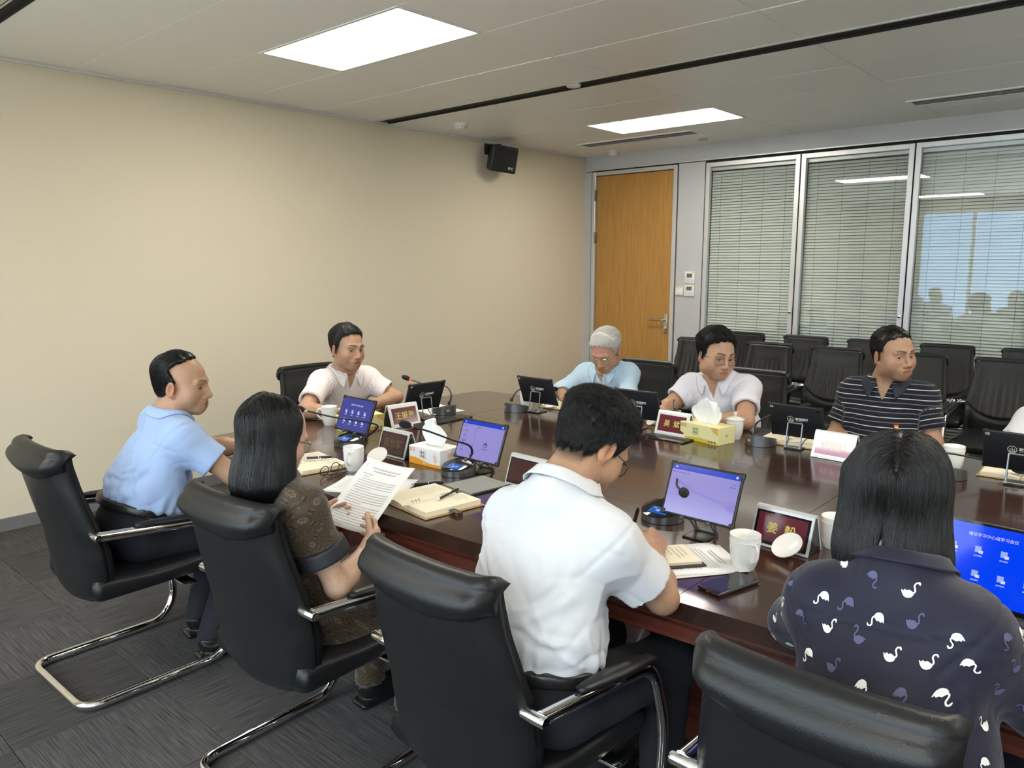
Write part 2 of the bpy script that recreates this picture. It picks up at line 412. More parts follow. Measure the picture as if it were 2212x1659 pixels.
# ---- back partition: header, frames, door, glazing with blinds
struct(box2('wall_back', 0, XR, YB - .005, YB + .08, 2.635, CEIL + .08, M_gwall))
struct(box2('trim_5', 0, XR, YB + .012, YB + .05, 2.60, 2.635, M_void))
def panel(name, x0, x1, z0, z1, m, y=YB, t=.05): return struct(box2(name, x0, x1, y, y + t, z0, z1, m))
struct(box2('trim_6', 0, XR, YB - .012, YB + .0, 2.625, 2.635, M_alu))
for k, x in enumerate((.092, 1.172, 1.478, 2.434, 3.393, 4.352, 5.311, 6.27)):
    struct(box2('trim_%d' % (k + 7), x - .006, x + .006, YB + .012, YB + .04, 0, 2.60, M_void))
panel('wall_back_panel_left', 0, .086, 0, 2.618, M_gwall)
panel('wall_back_panel_middle', 1.178, 1.472, 0, 2.618, M_gwall)
# door
dr = struct(empty('door_1'))
M_door = mat('orange_oak_veneer', (.46, .24, .065), .35, spec=.4)
add_noise(M_door, (.38, .19, .045), (.52, .285, .085), scale=(55, 1, 1.6), nscale=2.4, detail=6, lo=.3, hi=.7)
box2('door_leaf', .15, 1.115, YB + .02, YB + .06, .01, 2.565, M_door, dr)
bm = bmesh.new()
for a in ((.100, .142, 0, 2.612), (1.122, 1.166, 0, 2.612)): bm_box(bm, ((a[0] + a[1]) / 2, YB + .015, (a[2] + a[3]) / 2), (a[1] - a[0], .06, a[3] - a[2]), .003, 1)
bm_box(bm, (.633, YB + .015, 2.592), (.98, .06, .04), .003, 1)
bm_obj('door_frame', bm, M_alu, dr)
h = box2('lock_plate', 1.04, 1.085, YB + .012, YB + .02, .88, 1.09, M_steel, dr, .003)
tube('lever', round_path([(1.062, YB + .012, 1.02), (1.062, YB - .04, 1.02), (.90, YB - .045, 1.022)], .02), .009, M_steel, h)
lathe('cylinder', [(0, 0), (.013, 0), (.013, .02), (.0, .022)], M_chrome, h, 16).matrix_world = Matrix.Translation((1.062, YB + .015, .935)) @ Matrix.Rotation(PI / 2, 4, 'X')
for z in (2.36, 1.9, .3): box2('hinge', .140, .152, YB - .018, YB + .02, z - .06, z + .06, M_base, dr)
# glazing bays
M_glass2 = mat('partition_glass', (.9, .95, 1.), .0); glassify(M_glass2, (.94, .965, .96), .05)
M_slat = mat('blind_slat', (.80, .82, .79), .5, spec=.3)
bays = [(1.484, 2.428), (2.440, 3.387), (3.399, 4.346), (4.358, 5.305), (5.317, 6.264), (6.276, 7.2), (7.21, 9.0)]
BL = ['venetian blind behind the glass bay beside the thermostats', 'venetian blind behind the second glass bay from the door', 'venetian blind behind the glass bay that mirrors the windows']
sl_me = None
for k, (x0, x1) in enumerate(bays):
    w = struct(empty('window_%d' % (k + 1)) if k < 4 else empty('window_%d' % (k + 20)))
    bm = bmesh.new(); f = .042
    for a in ((x0, x0 + f, .02, 2.6), (x1 - f, x1, .02, 2.6), (x0 + f, x1 - f, 2.6 - f, 2.6), (x0 + f, x1 - f, .02, .02 + f)):
        bm_box(bm, ((a[0] + a[1]) / 2, YB + .02, (a[2] + a[3]) / 2), (a[1] - a[0], .05, a[3] - a[2]), .002, 1)
    bm_obj('window_frame', bm, M_alu, w)
    box2('pane', x0 + f - .004, x1 - f + .004, YB + .008, YB + .014, .05, 2.57, M_glass2, w)
    if k in (0, 1, 2):
        kb = lathe('blind_knob', [(0, 0), (.011, 0), (.014, .006), (.014, .02), (.008, .026), (0, .027)], M_chrome, w, 16)
        kb.matrix_world = Matrix.Translation((x1 - .02, YB - .005, 1.16)) @ Matrix.Rotation(PI / 2, 4, 'X')
    if k > 3: continue
    b = empty('venetian_blind', ((x0 + x1) / 2, YB + .06, 0), 0, BL[k] if k < 3 else 'venetian blind behind the rightmost glass bay', 'blind', 'blinds behind the glazed partition')
    w_ = x1 - x0 - 2 * f - .004
    box('head_rail', (0, 0, 2.54), (w_, .035, .03), M_alu, b)
    n = 90
    if sl_me is None:
        bm = bmesh.new()
        pts = [(-.0145, -.0012), (-.007, .0008), (0, .0014), (.007, .0008), (.0145, -.0012)]
        R = Matrix.Rotation(math.radians(57), 3, 'X')
        rows = []
        for sx in (-.5, .5):
            rows.append([bm.verts.new(R @ Vector((0, p[0], p[1])) + Vector((sx * w_, 0, 0))) for p in pts])
        for q in range(4): bm.faces.new((rows[0][q], rows[0][q + 1], rows[1][q + 1], rows[1][q]))
        sl0 = bm_obj('slat', bm, M_slat, b, True); sl_me = sl0.data; first = True
    for j in range(n):
        if j == 0 and k == 0: o = sl0
        else: o = bpy.data.objects.new('slat', sl_me); COL.objects.link(o); o.parent = b
        o.location = (0, 0, 2.50 - j * .0272); o.rotation_euler = (random.uniform(-.05, .05), random.uniform(-.0006, .0006), 0)
    for q in (-.36, -.12, .12, .36):
        tube('ladder_cord', [(q * w_ / .94, -.014, 2.53), (q * w_ / .94, -.014, .06)], .0012, M_grayp, b, 4)
# corridor behind
M_corr = mat('corridor_paint', (.10, .105, .105), .8)
struct(box2('wall_corridor', 0, XR, YB + 1.5, YB + 1.56, 0, 2.9, M_corr))
# wall controls
def ctrl(x, z, w, h, lab, name, cat, scr):
    c = empty(name, (x, YB, z), 0, lab, cat)
    box('control_body', (0, -.008, 0), (w, .016, h), M_wpl, c, .003)
    if scr:
        box('control_screen', (0, -.017, h * .17), (w * .52, .003, h * .32), mat('lcd_grey', (.12, .14, .13), .3), c)
        box('sticker', (w * .32, -.017, h * .4), (w * .24, .002, h * .09), mat('yellow_sticker', (.75, .6, .05), .6), c)
        for (a, bb) in ((-.28, -.2), (0, -.15), (0, -.3), (.28, -.2), (-.28, -.38), (.28, -.38)):
            box('button', (a * w, -.017, bb * h), (w * .16, .003, h * .06), mat('button_grey', (.6, .6, .6), .5), c)
    else:
        for a in (-.2, .2):
            box('switch_rocker', (a * w, -.018, -.05 * h), (w * .3, .005, h * .6), M_wpl, c, .001)
            box('sticker', (a * w, -.017, h * .4), (w * .2, .002, h * .1), mat('yellow_sticker'), c)
ctrl(1.347, 1.47, .115, .125, 'upper white thermostat on the grey panel beside the door', 'thermostat', 'thermostat', True)
ctrl(1.347, 1.34, .115, .12, 'lower white thermostat on the grey panel beside the door', 'thermostat', 'thermostat', True)
ctrl(1.232, 1.33, .088, .088, 'white light switch beside the lower thermostat', 'light_switch', 'switch', False)
# wall loudspeaker
sk = empty('wall_speaker', (.17, 5.62, 2.60), 0, 'small black loudspeaker bracketed high on the beige wall', 'speaker')
sk.rotation_euler = (math.radians(-7), math.radians(12), math.radians(-36))
bm = bmesh.new(); bm_box(bm, (0, 0, 0), (.20, .25, .235), .012, 3); bm_obj('speaker_box', bm, M_black, sk, True, .6)
M_grille = mat('speaker_grille', (.008, .008, .009), .8); bump_only(M_grille, nscale=400, strength=.6, dist=.002, voronoi=True)
box('grille', (.101, 0, 0), (.008, .225, .21), M_grille, sk, .003)
text('lettering', 'ITC', .032, M_whitep, sk, (.1065, .07, -.075), (PI / 2, 0, PI / 2), bold=.001)
br = empty('speaker_bracket', (0, 5.62, 2.72)); br.parent = None
bm = bmesh.new(); bm_box(bm, (-.0, 0, .0), (.012, .12, .1)); bm_box(bm, (.07, 0, .03), (.15, .03, .012)); 
bpy.data.objects.remove(br)
ob = bm_obj('bracket', bm, M_black); ob.parent = sk; ob.matrix_parent_inverse = sk.matrix_basis.inverted(); ob.location = (.012, 5.60, 2.70)
# ================================================================ conference table
M_wood = mat('mahogany_top', (.05, .02, .014), .17, spec=.6, coat=.35)
add_noise(M_wood, (.022, .010, .0075), (.060, .026, .018), scale=(.55, 5, 1), nscale=9, detail=8, lo=.3, hi=.72)
M_wood2 = mat('mahogany_side', (.09, .022, .014), .28, spec=.5, coat=.25)
add_noise(M_wood2, (.05, .012, .008), (.13, .032, .02), scale=(.6, .6, 14), nscale=7, detail=7, lo=.3, hi=.72)
ZT = .75
tb = empty('conference_table', (4.5, 2.7, 0), 0, 'long dark mahogany conference table with a glossy segmented top', 'table')
tb.location = (0, 0, 0)
XE = 8.1
def near(x): return 1.70 - .085 * math.sin(PI * min(max((x - 1.65) / 3.6, 0), 1)) if x < 3.45 else 1.615 + .075 * min(1, (x - 3.45) / 1.3)
def far(x): return 3.76 + .10 * math.sin(PI / 2 * min(max((x - 1.65) / 2.6, 0), 1))
def strip(xs, lo, hi): return [(x, lo(x)) for x in xs] + [(x, hi(x)) for x in reversed(xs)]
def rng(a, b, n=8): return [a + (b - a) * i / n for i in range(n + 1)]
TK = .048
g = .0016
def seg(xa, xb_, lo, hi):
    return prism('tabletop_panel', strip(rng(xa + g / 2, xb_ - g / 2), lambda x: lo(x) + g / 2, lambda x: hi(x) - g / 2), TK, M_wood, tb, ZT - TK, bev=.0003)
# end panel with a softened corner
e = rng(1.65, 2.235 - g / 2)
poly = [(1.70, near(1.70))] + [(x, near(x)) for x in e[2:]] + [(x, far(x)) for x in reversed(e[2:])] + [(1.72, far(1.7) - .012), (1.672, far(1.65) - .07), (1.65, 3.3), (1.64, 2.7), (1.65, 2.1), (1.66, near(1.66) + .06)]
prism('tabletop_panel', poly, TK, M_wood, tb, ZT - TK, bev=.0003)
yl, yh = (lambda x: 2.30), (lambda x: 3.08)
for xa, xb_ in ((2.235, 4.36), (4.36, 6.3), (6.3, XE)):
    seg(xa, xb_, near, yl); seg(xa, xb_, yl, yh); seg(xa, xb_, yh, far)
def inset(d, xs, z0, z1, m, name='apron'):
    bm = bmesh.new(); pts = [(x, near(x) + d) for x in xs] + [(x, far(x) - d) for x in reversed(xs)]
    n = len(pts)
    a = [bm.verts.new((x, y, z0)) for x, y in pts]; b = [bm.verts.new((x, y, z1)) for x, y in pts]
    for i in range(n): bm.faces.new((a[i], a[(i + 1) % n], b[(i + 1) % n], b[i]))
    bm.faces.new(a[::-1]); bm.faces.new(b)
    bmesh.ops.bevel(bm, geom=[e for e in bm.edges if abs(e.verts[0].co.z - e.verts[1].co.z) < 1e-6], offset=.005, segments=2, affect='EDGES')
    return bm_obj(name, bm, m, tb, True, .5)
inset(.012, rng(1.672, XE - .02, 30), .690, ZT - TK, M_wood2, 'edge_moulding')
inset(-.006, rng(1.648, XE, 30), .652, .690, M_wood2, 'edge_moulding')
inset(.05, rng(1.72, XE - .05, 30), .62, .652, M_wood2, 'apron')
for (x0, x1) in ((1.95, 2.75), (3.15, 4.55), (5.0, 6.4), (6.9, 7.9)):
    p = box2('pedestal', x0, x1, 2.12, 3.34, .06, .62, M_wood2, tb, .004)
    for y in (2.112, 3.348):
        for k in range(2 if x1 - x0 < 1.2 else 3):
            n = 2 if x1 - x0 < 1.2 else 3; w = (x1 - x0) / n
            box2('pedestal_panel', x0 + w * k + .04, x0 + w * (k + 1) - .04, y - .01, y + .01, .12, .58, M_wood2, p, .004)
    box2('plinth', x0 + .03, x1 - .03, 2.16, 3.30, 0, .06, M_black, p)

# ================================================================ chairs
def interp(t, tab):
    xs, ys = zip(*tab); return float(np.interp(t, xs, ys))
YR = [(.355, -.215), (.375, -.243), (.40, -.256), (.47, -.262), (.60, -.277), (.74, -.312), (.84, -.337), (.92, -.350), (.965, -.352)]; YR = [(z - .008 * (z > .7), y) for z, y in YR]
HW = [(.355, .12), (.372, .165), (.40, .20), (.46, .226), (.55, .240), (.66, .238), (.75, .225), (.85, .208), (.965, .203)]
def grid_faces(nu, nv, flip=False, off=0):
    out = []
    for i in range(nu - 1):
        for j in range(nv - 1):
            a = off + i * nv + j; q = (a, a + 1, a + nv + 1, a + nv)
            out.append(q[::-1] if flip else q)
    return out
def closed_sheet(name, A, B, m, parent):
    """two grids of equal size joined round their borders"""
    nu, nv = len(A), len(A[0]); V = [p for r in A for p in r] + [p for r in B for p in r]
    Fc = grid_faces(nu, nv, True) + grid_faces(nu, nv, False, nu * nv)
    bd = [(i, 0) for i in range(nu)] + [(nu - 1, j) for j in range(1, nv)] + [(i, nv - 1) for i in range(nu - 2, -1, -1)] + [(0, j) for j in range(nv - 2, 0, -1)]
    for k in range(len(bd)):
        a = bd[k][0] * nv + bd[k][1]; b = bd[(k + 1) % len(bd)]; b = b[0] * nv + b[1]
        Fc.append((a, b, b + nu * nv, a + nu * nv))
    o = mesh_obj(name, V, Fc, m, parent, True)
    bm = bmesh.new(); bm.from_mesh(o.data); bmesh.ops.recalc_face_normals(bm, faces=bm.faces); bm.to_mesh(o.data); bm.free()
    return o
def make_chair():
    t = empty('conference_chair')
    us = [math.sin(PI / 2 * (i / 12 - 1)) if i < 12 else math.sin(PI / 2 * ((i - 12) / 12)) for i in range(25)]
    us = [(-1 + 2 * i / 24) for i in range(25)]
    zs = [.355 + (.965 - .355) * (j / 30) ** 1. for j in range(31)]
    wrap = lambda u: .030 * abs(u) ** 2.4 + .030 * max(0, abs(u) - .86) / .14
    def hw(z, u): return interp(z, HW)
    def zb(z, u): # rounded lower hem
        return z - .012 * (1 - abs(u)) * max(0, (.46 - z)) / .1
    A = [[(u * hw(z, u), interp(z, YR) + wrap(u), zb(z, u)) for z in zs] for u in us]
    Bk = [[(u * (hw(z, u) - .004), interp(z, YR) + wrap(u) * .8 + .028, zb(z, u) + (.006 if z < .38 else 0)) for z in zs] for u in us]
    closed_sheet('backrest', A, Bk, M_leath, t)
    # front cushion with fan pleats
    zs2 = [.43 + (.955 - .43) * j / 44 for j in range(45)]; us2 = [-1 + 2 * i / 48 for i in range(49)]
    def front(u, z):
        th = .058 + .020 * math.exp(-((z - .56) / .09) ** 2) - .012 * max(0, (z - .85) / .1)
        th *= (1 - abs(u) ** 6 * .55)
        s = .655 - .10 * (1 - u * u)
        th -= .014 * math.exp(-((z - s) / .008) ** 2)
        env = max(0, min(1, (z - s) / .03)) * max(0, min(1, (.86 - z) / .16)) * (1 - abs(u) ** 3)
        th += .0026 * env * math.sin(u * 30 * (1 + .25 * (.9 - z))) + .0014 * env * math.sin(u * 53 + 1)
        return interp(z, YR) + wrap(u) * .7 + .020 + th
    A = [[(u * (interp(z, HW) - .006), interp(z, YR) + wrap(u) * .6 + .026, z) for z in zs2] for u in us2]
    Bk = [[(u * (interp(z, HW) - .004), front(u, z), z) for z in zs2] for u in us2]
    closed_sheet('back_cushion', A, Bk, M_leath, t)
    # head roll folded to the rear
    rings = []; nu = 33
    for i in range(nu):
        u = -1 + 2 * i / (nu - 1); au = abs(u)
        zl = .858 + .040 * au ** 2.2 - .020 * math.exp(-((au - .93) / .05) ** 2) * 0
        pinch = 1 - .55 * max(0, (au - .93) / .07) ** 1.5
        w_ = .207
        ring = []
        for k in range(20):
            a = k / 19
            # bottom rear -> bulge -> top -> front
            if a < .55:
                s = a / .55; z = zl + (.955 - zl) * s
                bul = .034 * math.sin(PI * min(1, s * .92 + .06)) ** .75 * pinch
                y = interp(z, YR) + wrap(u) * .75 - bul + .004
            else:
                s = (a - .55) / .45; an = PI * s * .62
                zc = .955; y0 = interp(zc, YR) + wrap(u) * .7
                y = y0 + .038 - .042 * math.cos(an); z = zc - .0 + .026 * math.sin(an) * pinch - .03 * max(0, s - .6)
            ring.append((u * w_ + .006 * (1 - pinch) * (1 if u > 0 else -1), y, z))
        zc = (zl + .95) / 2
        ring.append((u * w_ * .995, interp(.95, YR) + .02 + wrap(u) * .7, .93)); ring.append((u * w_ * .995, interp(zl, YR) + .014 + wrap(u) * .7, zl + .004))
        rings.append(ring)
    V = [p for r in rings for p in r]; n = 22; Fc = []
    for i in range(nu - 1):
        for k in range(n): a = i * n + k; b = i * n + (k + 1) % n; Fc.append((a, b, b + n, a + n))
    Fc.append(tuple(range(n))[::-1]); Fc.append(tuple((nu - 1) * n + k for k in range(n)))
    o = mesh_obj('headrest', V, Fc, M_leath, t, True)
    bm = bmesh.new(); bm.from_mesh(o.data); bmesh.ops.recalc_face_normals(bm, faces=bm.faces); bm.to_mesh(o.data); bm.free()
    # seat
    nv = 25; rows = []
    sec = []
    for j in range(28):
        a = 2 * PI * j / 28; c, s = math.cos(a), math.sin(a)
        sec.append((math.copysign(abs(c) ** .35, c), math.copysign(abs(s) ** .55, s)))
    V, Fc = [], []
    for i in range(nv):
        v = i / (nv - 1); y = -.235 + .50 * v
        zt = .468 + .008 * math.cos(v * 2 * PI) - .035 * max(0, (v - .8) / .2) ** 2; zb_ = .372 + .012 * v
        wv = .243 - .012 * (1 - v) - .02 * max(0, (v - .9) / .1) ** 2; sh = 1 - .25 * (max(0, (v - .94) / .06) ** 2 + max(0, (.05 - v) / .05) ** 2)
        for (c, s) in sec:
            V.append((c * wv, y, (zt + zb_) / 2 + s * (zt - zb_) / 2 * sh + (.006 * (1 - (c) ** 2) if s > 0 else 0)))
    n = len(sec)
    for i in range(nv - 1):
        for k in range(n): a = i * n + k; b = i * n + (k + 1) % n; Fc.append((a, b, b + n, a + n))
    Fc.append(tuple(range(n))[::-1]); Fc.append(tuple((nv - 1) * n + k for k in range(n)))
    st = mesh_obj('seat', V, Fc, M_leath, t, True)
    tube('piping', [(-.236, -.18 + .04 * k, .452) for k in range(11)], .003, M_leath, st, 6)
    # cantilever frame: flattened bright tube
    half = [(.272, -.232, .648), (.285, .185, .612), (.278, .265, .40), (.262, .262, .10), (.25, .20, .0185), (.25, -.322, .0185)]
    pts = half + [(-x, y, z) for x, y, z in reversed(half)]
    path = round_path(pts, .075, 8)
    bm = bmesh.new(); bm_tube(bm, path, .0185, 12, upv=(1, 0, 0), flat=.82); bm_obj('frame', bm, M_chrome, t, True, 1.2)
    box('frame_crossbar', (0, .10, .365), (.52, .05, .012), M_chrome, t, .004)
    for s in (-1, 1):
        v = Vector((.285 - .272, .417, -.036)).normalized()
        bm = bmesh.new()
        L = 14; rings = []
        for i in range(L):
            q = i / (L - 1); p = Vector((.276, -.105, .657)) + Vector((.012, .30, -.028)) * q
            if q > .93: p.z -= .01 * (q - .93) / .07
            e = min(1, math.sin(PI * min(max(q, .02), .98)) ** .3)
            rings.append([bm.verts.new((s * (p.x + .026 * e * math.cos(a)), p.y, p.z + .004 + .014 * e * math.sin(a))) for a in [2 * PI * k / 12 for k in range(12)]])
        for a_, b_2 in zip(rings, rings[1:]):
            for k in range(12): bm.faces.new((a_[k], a_[(k + 1) % 12], b_2[(k + 1) % 12], b_2[k]))
        bm.faces.new(rings[0]); bm.faces.new(rings[-1][::-1])
        bm_obj('armrest', bm, M_leath, t, True)
        pv = lathe('pivot', [(0, 0), (.013, 0), (.014, .004), (.014, .062), (.012, .066), (0, .066)], M_chrome, t, 18)
        pv.matrix_local = Matrix.Translation((s * .226, -.236, .648)) @ Matrix.Rotation(s * PI / 2, 4, 'Y')
    for ch in t.children:
        if ch.name.split('.')[0] in ('backrest', 'back_cushion', 'headrest'): ch.scale = (1, 1, .987)
    return t
ch0 = make_chair(); used0 = [False]
def chair(x, y, rz, lab, group, ):
    if not used0[0]: o = ch0; used0[0] = True
    else: o = copy_tree(ch0)
    o.location = (x, y, 0); o.rotation_euler = (0, 0, rz); tag(o, lab, 'chair', group)
    if group in (G2, G3): o.scale = (.94, 1, 1)
    return o
G1 = 'chairs in use along the near side of the table'; G2 = 'empty chairs in the row nearer the table'; G3 = 'empty chairs in the row against the glazing'; G4 = 'chairs in use on the far side and end of the table'
c1 = chair(2.20, 1.20, math.radians(1), 'black leather cantilever chair of the man in the light blue shirt, nearest the beige wall', G1)
chair(3.275, 1.345, math.radians(3), 'black leather cantilever chair of the woman in the brown patterned dress', G1)
chair(4.075, 1.40, math.radians(-1), 'black leather cantilever chair of the bent man in the white shirt', G1)
chair(4.905, 1.475, 0, 'black leather cantilever chair of the woman in the swan blouse', G1)
chair(1.33, 2.80, -PI / 2, 'black chair of the man at the head of the table', G4)
chair(2.55, 4.18, PI, 'black chair behind the white-haired man', G4)
chair(3.29, 4.22, PI, 'black chair behind the man in the white polo shirt', G4)
chair(4.13, 4.06, PI, 'black chair behind the man in the striped polo shirt', G4)
chair(4.97, 4.25, PI, 'black chair of the white-shirted person at the right edge', G4)
for k, x in enumerate((2.06, 2.66, 3.23, 3.79, 4.36, 4.95)):
    chair(x, 5.86 + .02 * math.sin(k * 2.), PI + [.10, -.03, .02, -.02, .03, 0][k],
          ['empty black chair of the nearer row, in front of the grey panel by the door', 'empty black chair of the nearer row, just right of the man in the white polo', 'empty black nearer-row chair with pleated back in full view, left of striped polo man',
           'empty black chair of the nearer row, directly behind the man in the striped polo', 'empty black chair of the nearer row, right of the man in the striped polo', 'empty black chair of the nearer row, beyond the right edge'][k], G2)
for k, x in enumerate((2.06, 2.66, 3.22, 3.81, 4.37, 4.96)):
    chair(x, 6.68, PI + [-.03, .02, .0, .03, -.02, 0][k],
          ['empty black chair of the back row, leftmost against the glazing', 'empty black chair of the back row, second from the left against the glazing', 'empty black back-row chair partly hidden by the head of the striped polo man',
           'empty black chair of the back row, right of the head of the striped polo man', 'empty black chair of the back row, at the right edge of the photo', 'empty black chair of the back row, outermost on the right'][k], G3)
# ================================================================ things on the table (top at z = ZT)
RZ = Matrix.Rotation
M_screen_dark = mat('tablet_back', (.010, .011, .014), .5)
M_scr_off = mat('screen_glass', (.01, .01, .012), .06)
def screen_mat(name, col, s): return mat(name, (.0, .0, .0), .12, emit=col, estr=s)
M_blue = screen_mat('screen_blue', (.01, .07, .62), 1.); M_lav = screen_mat('screen_lavender', (.30, .27, .66), .95)
M_bar = screen_mat('screen_bar', (.0, .04, .55), 1.); M_navy = screen_mat('screen_navy', (.035, .045, .32), .9)
M_stxt = screen_mat('screen_text_white', (.75, .8, 1.), .9); M_sdk = screen_mat('screen_text_dark', (.10, .08, .22), 1.)
M_icon = screen_mat('screen_icon', (.35, .48, .95), .9); M_ms = screen_mat('mic_screen', (.02, .11, .45), .9)
M_desk = screen_mat('laptop_blue', (.0, .045, .80), 1.15)
M_red = mat('mic_ring_red', (.6, .02, .02), .4, emit=(1., .03, .02), estr=3.)
def plate(name, x0, x1, z0, z1, y, m, p, t=.0006): return box(name, ((x0 + x1) / 2, y, (z0 + z1) / 2), (x1 - x0, t, z1 - z0), m, p)
def ring_mesh(name, r, w, m, p, loc, rot, n=24):
    V, Fc = [], []
    for k in range(n):
        a = 2 * PI * k / n; V += [(r * math.cos(a), r * math.sin(a), 0), ((r - w) * math.cos(a), (r - w) * math.sin(a), 0)]
        j = (k + 1) % n; Fc.append((2 * k, 2 * j, 2 * j + 1, 2 * k + 1))
    o = mesh_obj(name, V, Fc, m, p); o.location = loc; o.rotation_euler = rot; return o
def tablet(x, y, rz, tilt, lab, face, num=None, zb=.05, w=.252, h=.172):
    """y-axis of the thing = direction its user looks; the screen faces local -Y"""
    t = empty('tablet', (x, y, ZT), rz, lab, 'tablet', 'tablets on metal stands')
    R = RZ(-tilt, 4, 'X')
    P0 = Matrix.Translation((0, 0, zb)) @ R
    fr = empty('slate_frame'); bpy.data.objects.remove(fr)
    bm = bmesh.new(); bm_box(bm, (0, .0045, h / 2), (w, .009, h), .0035, 3); body = bm_obj('tablet_body', bm, M_black, t, True, .6); body.matrix_local = P0
    for sx in (-1, 1):
        for sz in (0, 1):
            c = box('corner_bumper', (sx * (w / 2 - .008), .0045, h * sz + (.008 if sz == 0 else -.008)), (.02, .012, .02), M_black, body, .004)
    b = .008; X0, X1, Z0, Z1 = -w / 2 + b, w / 2 - b, b, h - b; y_ = -.0004
    def T(s, sz, x, z, m=M_stxt, al='CENTER'): return text('lettering', s, sz, m, scr, (x, -.0008, z), (PI / 2, 0, 0), al)
    if face == 'menu':
        scr = plate('screen', X0, X1, Z0, Z1, y_, M_navy, body)
        T('理论学习中心组学习会议', .0085, .0, .132)
        for r in range(2):
            for c in range(4):
                cx, cz = -.072 + c * .048, .098 - r * .045
                plate('icon', cx - .007, cx + .005, cz - .008, cz + .009, -.001, M_icon, scr)
                plate('icon', cx + .001, cx + .009, cz - .009, cz - .001, -.0014, M_stxt, scr)
                T('会议资料', .0045, cx, cz - .017)
    elif face == 'list':
        scr = plate('screen', X0, X1, Z0, Z1, y_, M_lav, body); plate('title_bar', X0, X1, Z1 - .016, Z1, -.0009, M_bar, scr)
        T('会议议题', .0075, 0, Z1 - .008); plate('icon', X0 + .012, X0 + .018, Z1 - .010, Z1 - .006, -.0016, M_stxt, scr)
        ring_mesh('icon', .004, .003, M_stxt, scr, (X1 - .012, -.0016, Z1 - .008), (PI / 2, 0, 0), 12)
        T('会议议程', .006, X0 + .02, Z1 - .026, M_sdk); T('会议资料', .006, -.018, Z1 - .026, M_sdk)
        plate('divider', -.036, -.0355, Z0, Z1 - .018, -.001, M_sdk, scr)
        for k, s in enumerate(('上午九点\n学习会议内容', '第一项\n中心发言', '第二项\n学习有关讲话\n重要精神', '第三项\n交流讨论', '第四项\n会议总结')):
            T(s, .0048, X0 + .022 + .004, Z1 - .045 - k * .021, M_sdk)
        ring_mesh('avatar', .011, .011, mat('avatar_grey', (0, 0, 0), .3, emit=(.09, .08, .13), estr=1.), scr, (.035, -.0012, .072), (PI / 2, 0, 0))
        plate('avatar', .029, .041, .064, .072, -.0018, M_lav, scr); T('暂无资料内容', .0055, .035, .054, M_sdk)
    elif face == 'doc':
        scr = plate('screen', X0, X1, Z0, Z1, y_, M_lav, body); plate('title_bar', X0, X1, Z1 - .017, Z1, -.0009, M_bar, scr)
        T('会议议题', .0075, 0, Z1 - .0085); plate('icon', X0 + .012, X0 + .018, Z1 - .011, Z1 - .007, -.0016, M_stxt, scr)
        ring_mesh('icon', .004, .003, M_stxt, scr, (X1 - .012, -.0016, Z1 - .0085), (PI / 2, 0, 0), 12)
        T('理论学习中心组学习会议', .0058, X0 + .036, Z1 - .026, M_sdk); T('上传者', .005, X1 - .018, Z1 - .032, M_sdk); T('查看全部', .005, X1 - .020, Z1 - .042, M_bar)
    else: scr = None
    # rear shell
    box('back_cover', (0, .0105, h / 2), (w - .004, .004, h - .004), M_screen_dark, body, .0015)
    if num:
        bk = lambda s, sz, x, z, m, bold=0.: text('lettering', s, sz, m, body, (x, .0131, z), (PI / 2, 0, PI), 'LEFT', bold=bold)
        bk(num, .0165, w / 2 - .008, h - .013, M_cream, .0003)
        ring_mesh('emblem', .0165, .0022, M_cream, body, (.025, .0132, .100), (-PI / 2, 0, 0))
        for q in (-.007, 0, .007): plate('emblem', .025 + q - .0012, .025 + q + .0012, .091, .108 - abs(q) * .6, .0134, M_cream, body)
        plate('emblem', .013, .037, .0895, .0915, .0134, M_cream, body)
        bk('财通集团', .0145, .002, .103, M_whitep, .0004); bk('CAITONG GROUP', .0042, .002, .0925, M_whitep)
        bm = bmesh.new(); bm_box(bm, (-w / 2 + .022, .0132, h - .016), (.018, .003, .009), .002); bm_obj('camera_bump', bm, M_blackg, body, True, .6)
    # stand: base plate, two posts, cradle lugs
    mt = mat('stand_grey', (.30, .32, .34), .35, .8) if num else M_grayp
    d = .045
    bm = bmesh.new(); bm_box(bm, (0, d - .01, .003), (.082, .085, .005), .002); bm_obj('stand_base', bm, M_black, t, True, .6)
    up = P0 @ Vector((0, .014, h * .48 if num else h * .25))
    for s in (-1, 1):
        tube('stand_post', [(s * .034, d + .028, .010), (s * .034, up.y + .010, up.z)], .0036, mt, t, 6)
        lathe('hinge_knob', [(0, -.006), (.0065, -.006), (.0065, .006), (0, .006)], mt, t, 12).matrix_local = Matrix.Translation((s * .034, d + .028, .009)) @ RZ(PI / 2, 4, 'Y')
        low = P0 @ Vector((0, -.004, -.002))
        box('cradle_lug', (s * .045, low.y - .001, low.z), (.012, .016, .010), mt, t, .002)
        tube('cradle_arm', [(s * .045, low.y + .012, low.z), (s * .036, d * .7, low.z - .012), (s * .034, d + .02, .012)], .003, mt, t, 6)
    tube('stand_bar', [(-.034, up.y + .010, up.z), (.034, up.y + .010, up.z)], .0036, mt, t, 6)
    tube('stand_bar', [(-.034, d + .028, .009), (.034, d + .028, .009)], .0036, mt, t, 6)
    return t
tilt = math.radians(22)
tablet(2.285, 2.205, 0, tilt, 'tablet with a dark blue icon menu beside the white mug, left of the red nameplate', 'menu')
tablet(3.130, 2.205, 0, tilt, 'tablet with a lavender list screen beside the orange and white tissue box', 'list')
tablet(4.190, 2.105, math.radians(-1), tilt, 'large tablet with an empty lavender page in front of the white-shirted writer', 'doc', zb=.062)
tablet(2.085, 2.835, -PI / 2 + math.radians(-4), tilt, 'black tablet marked 01 in front of the man at the head of the table', None, '01')
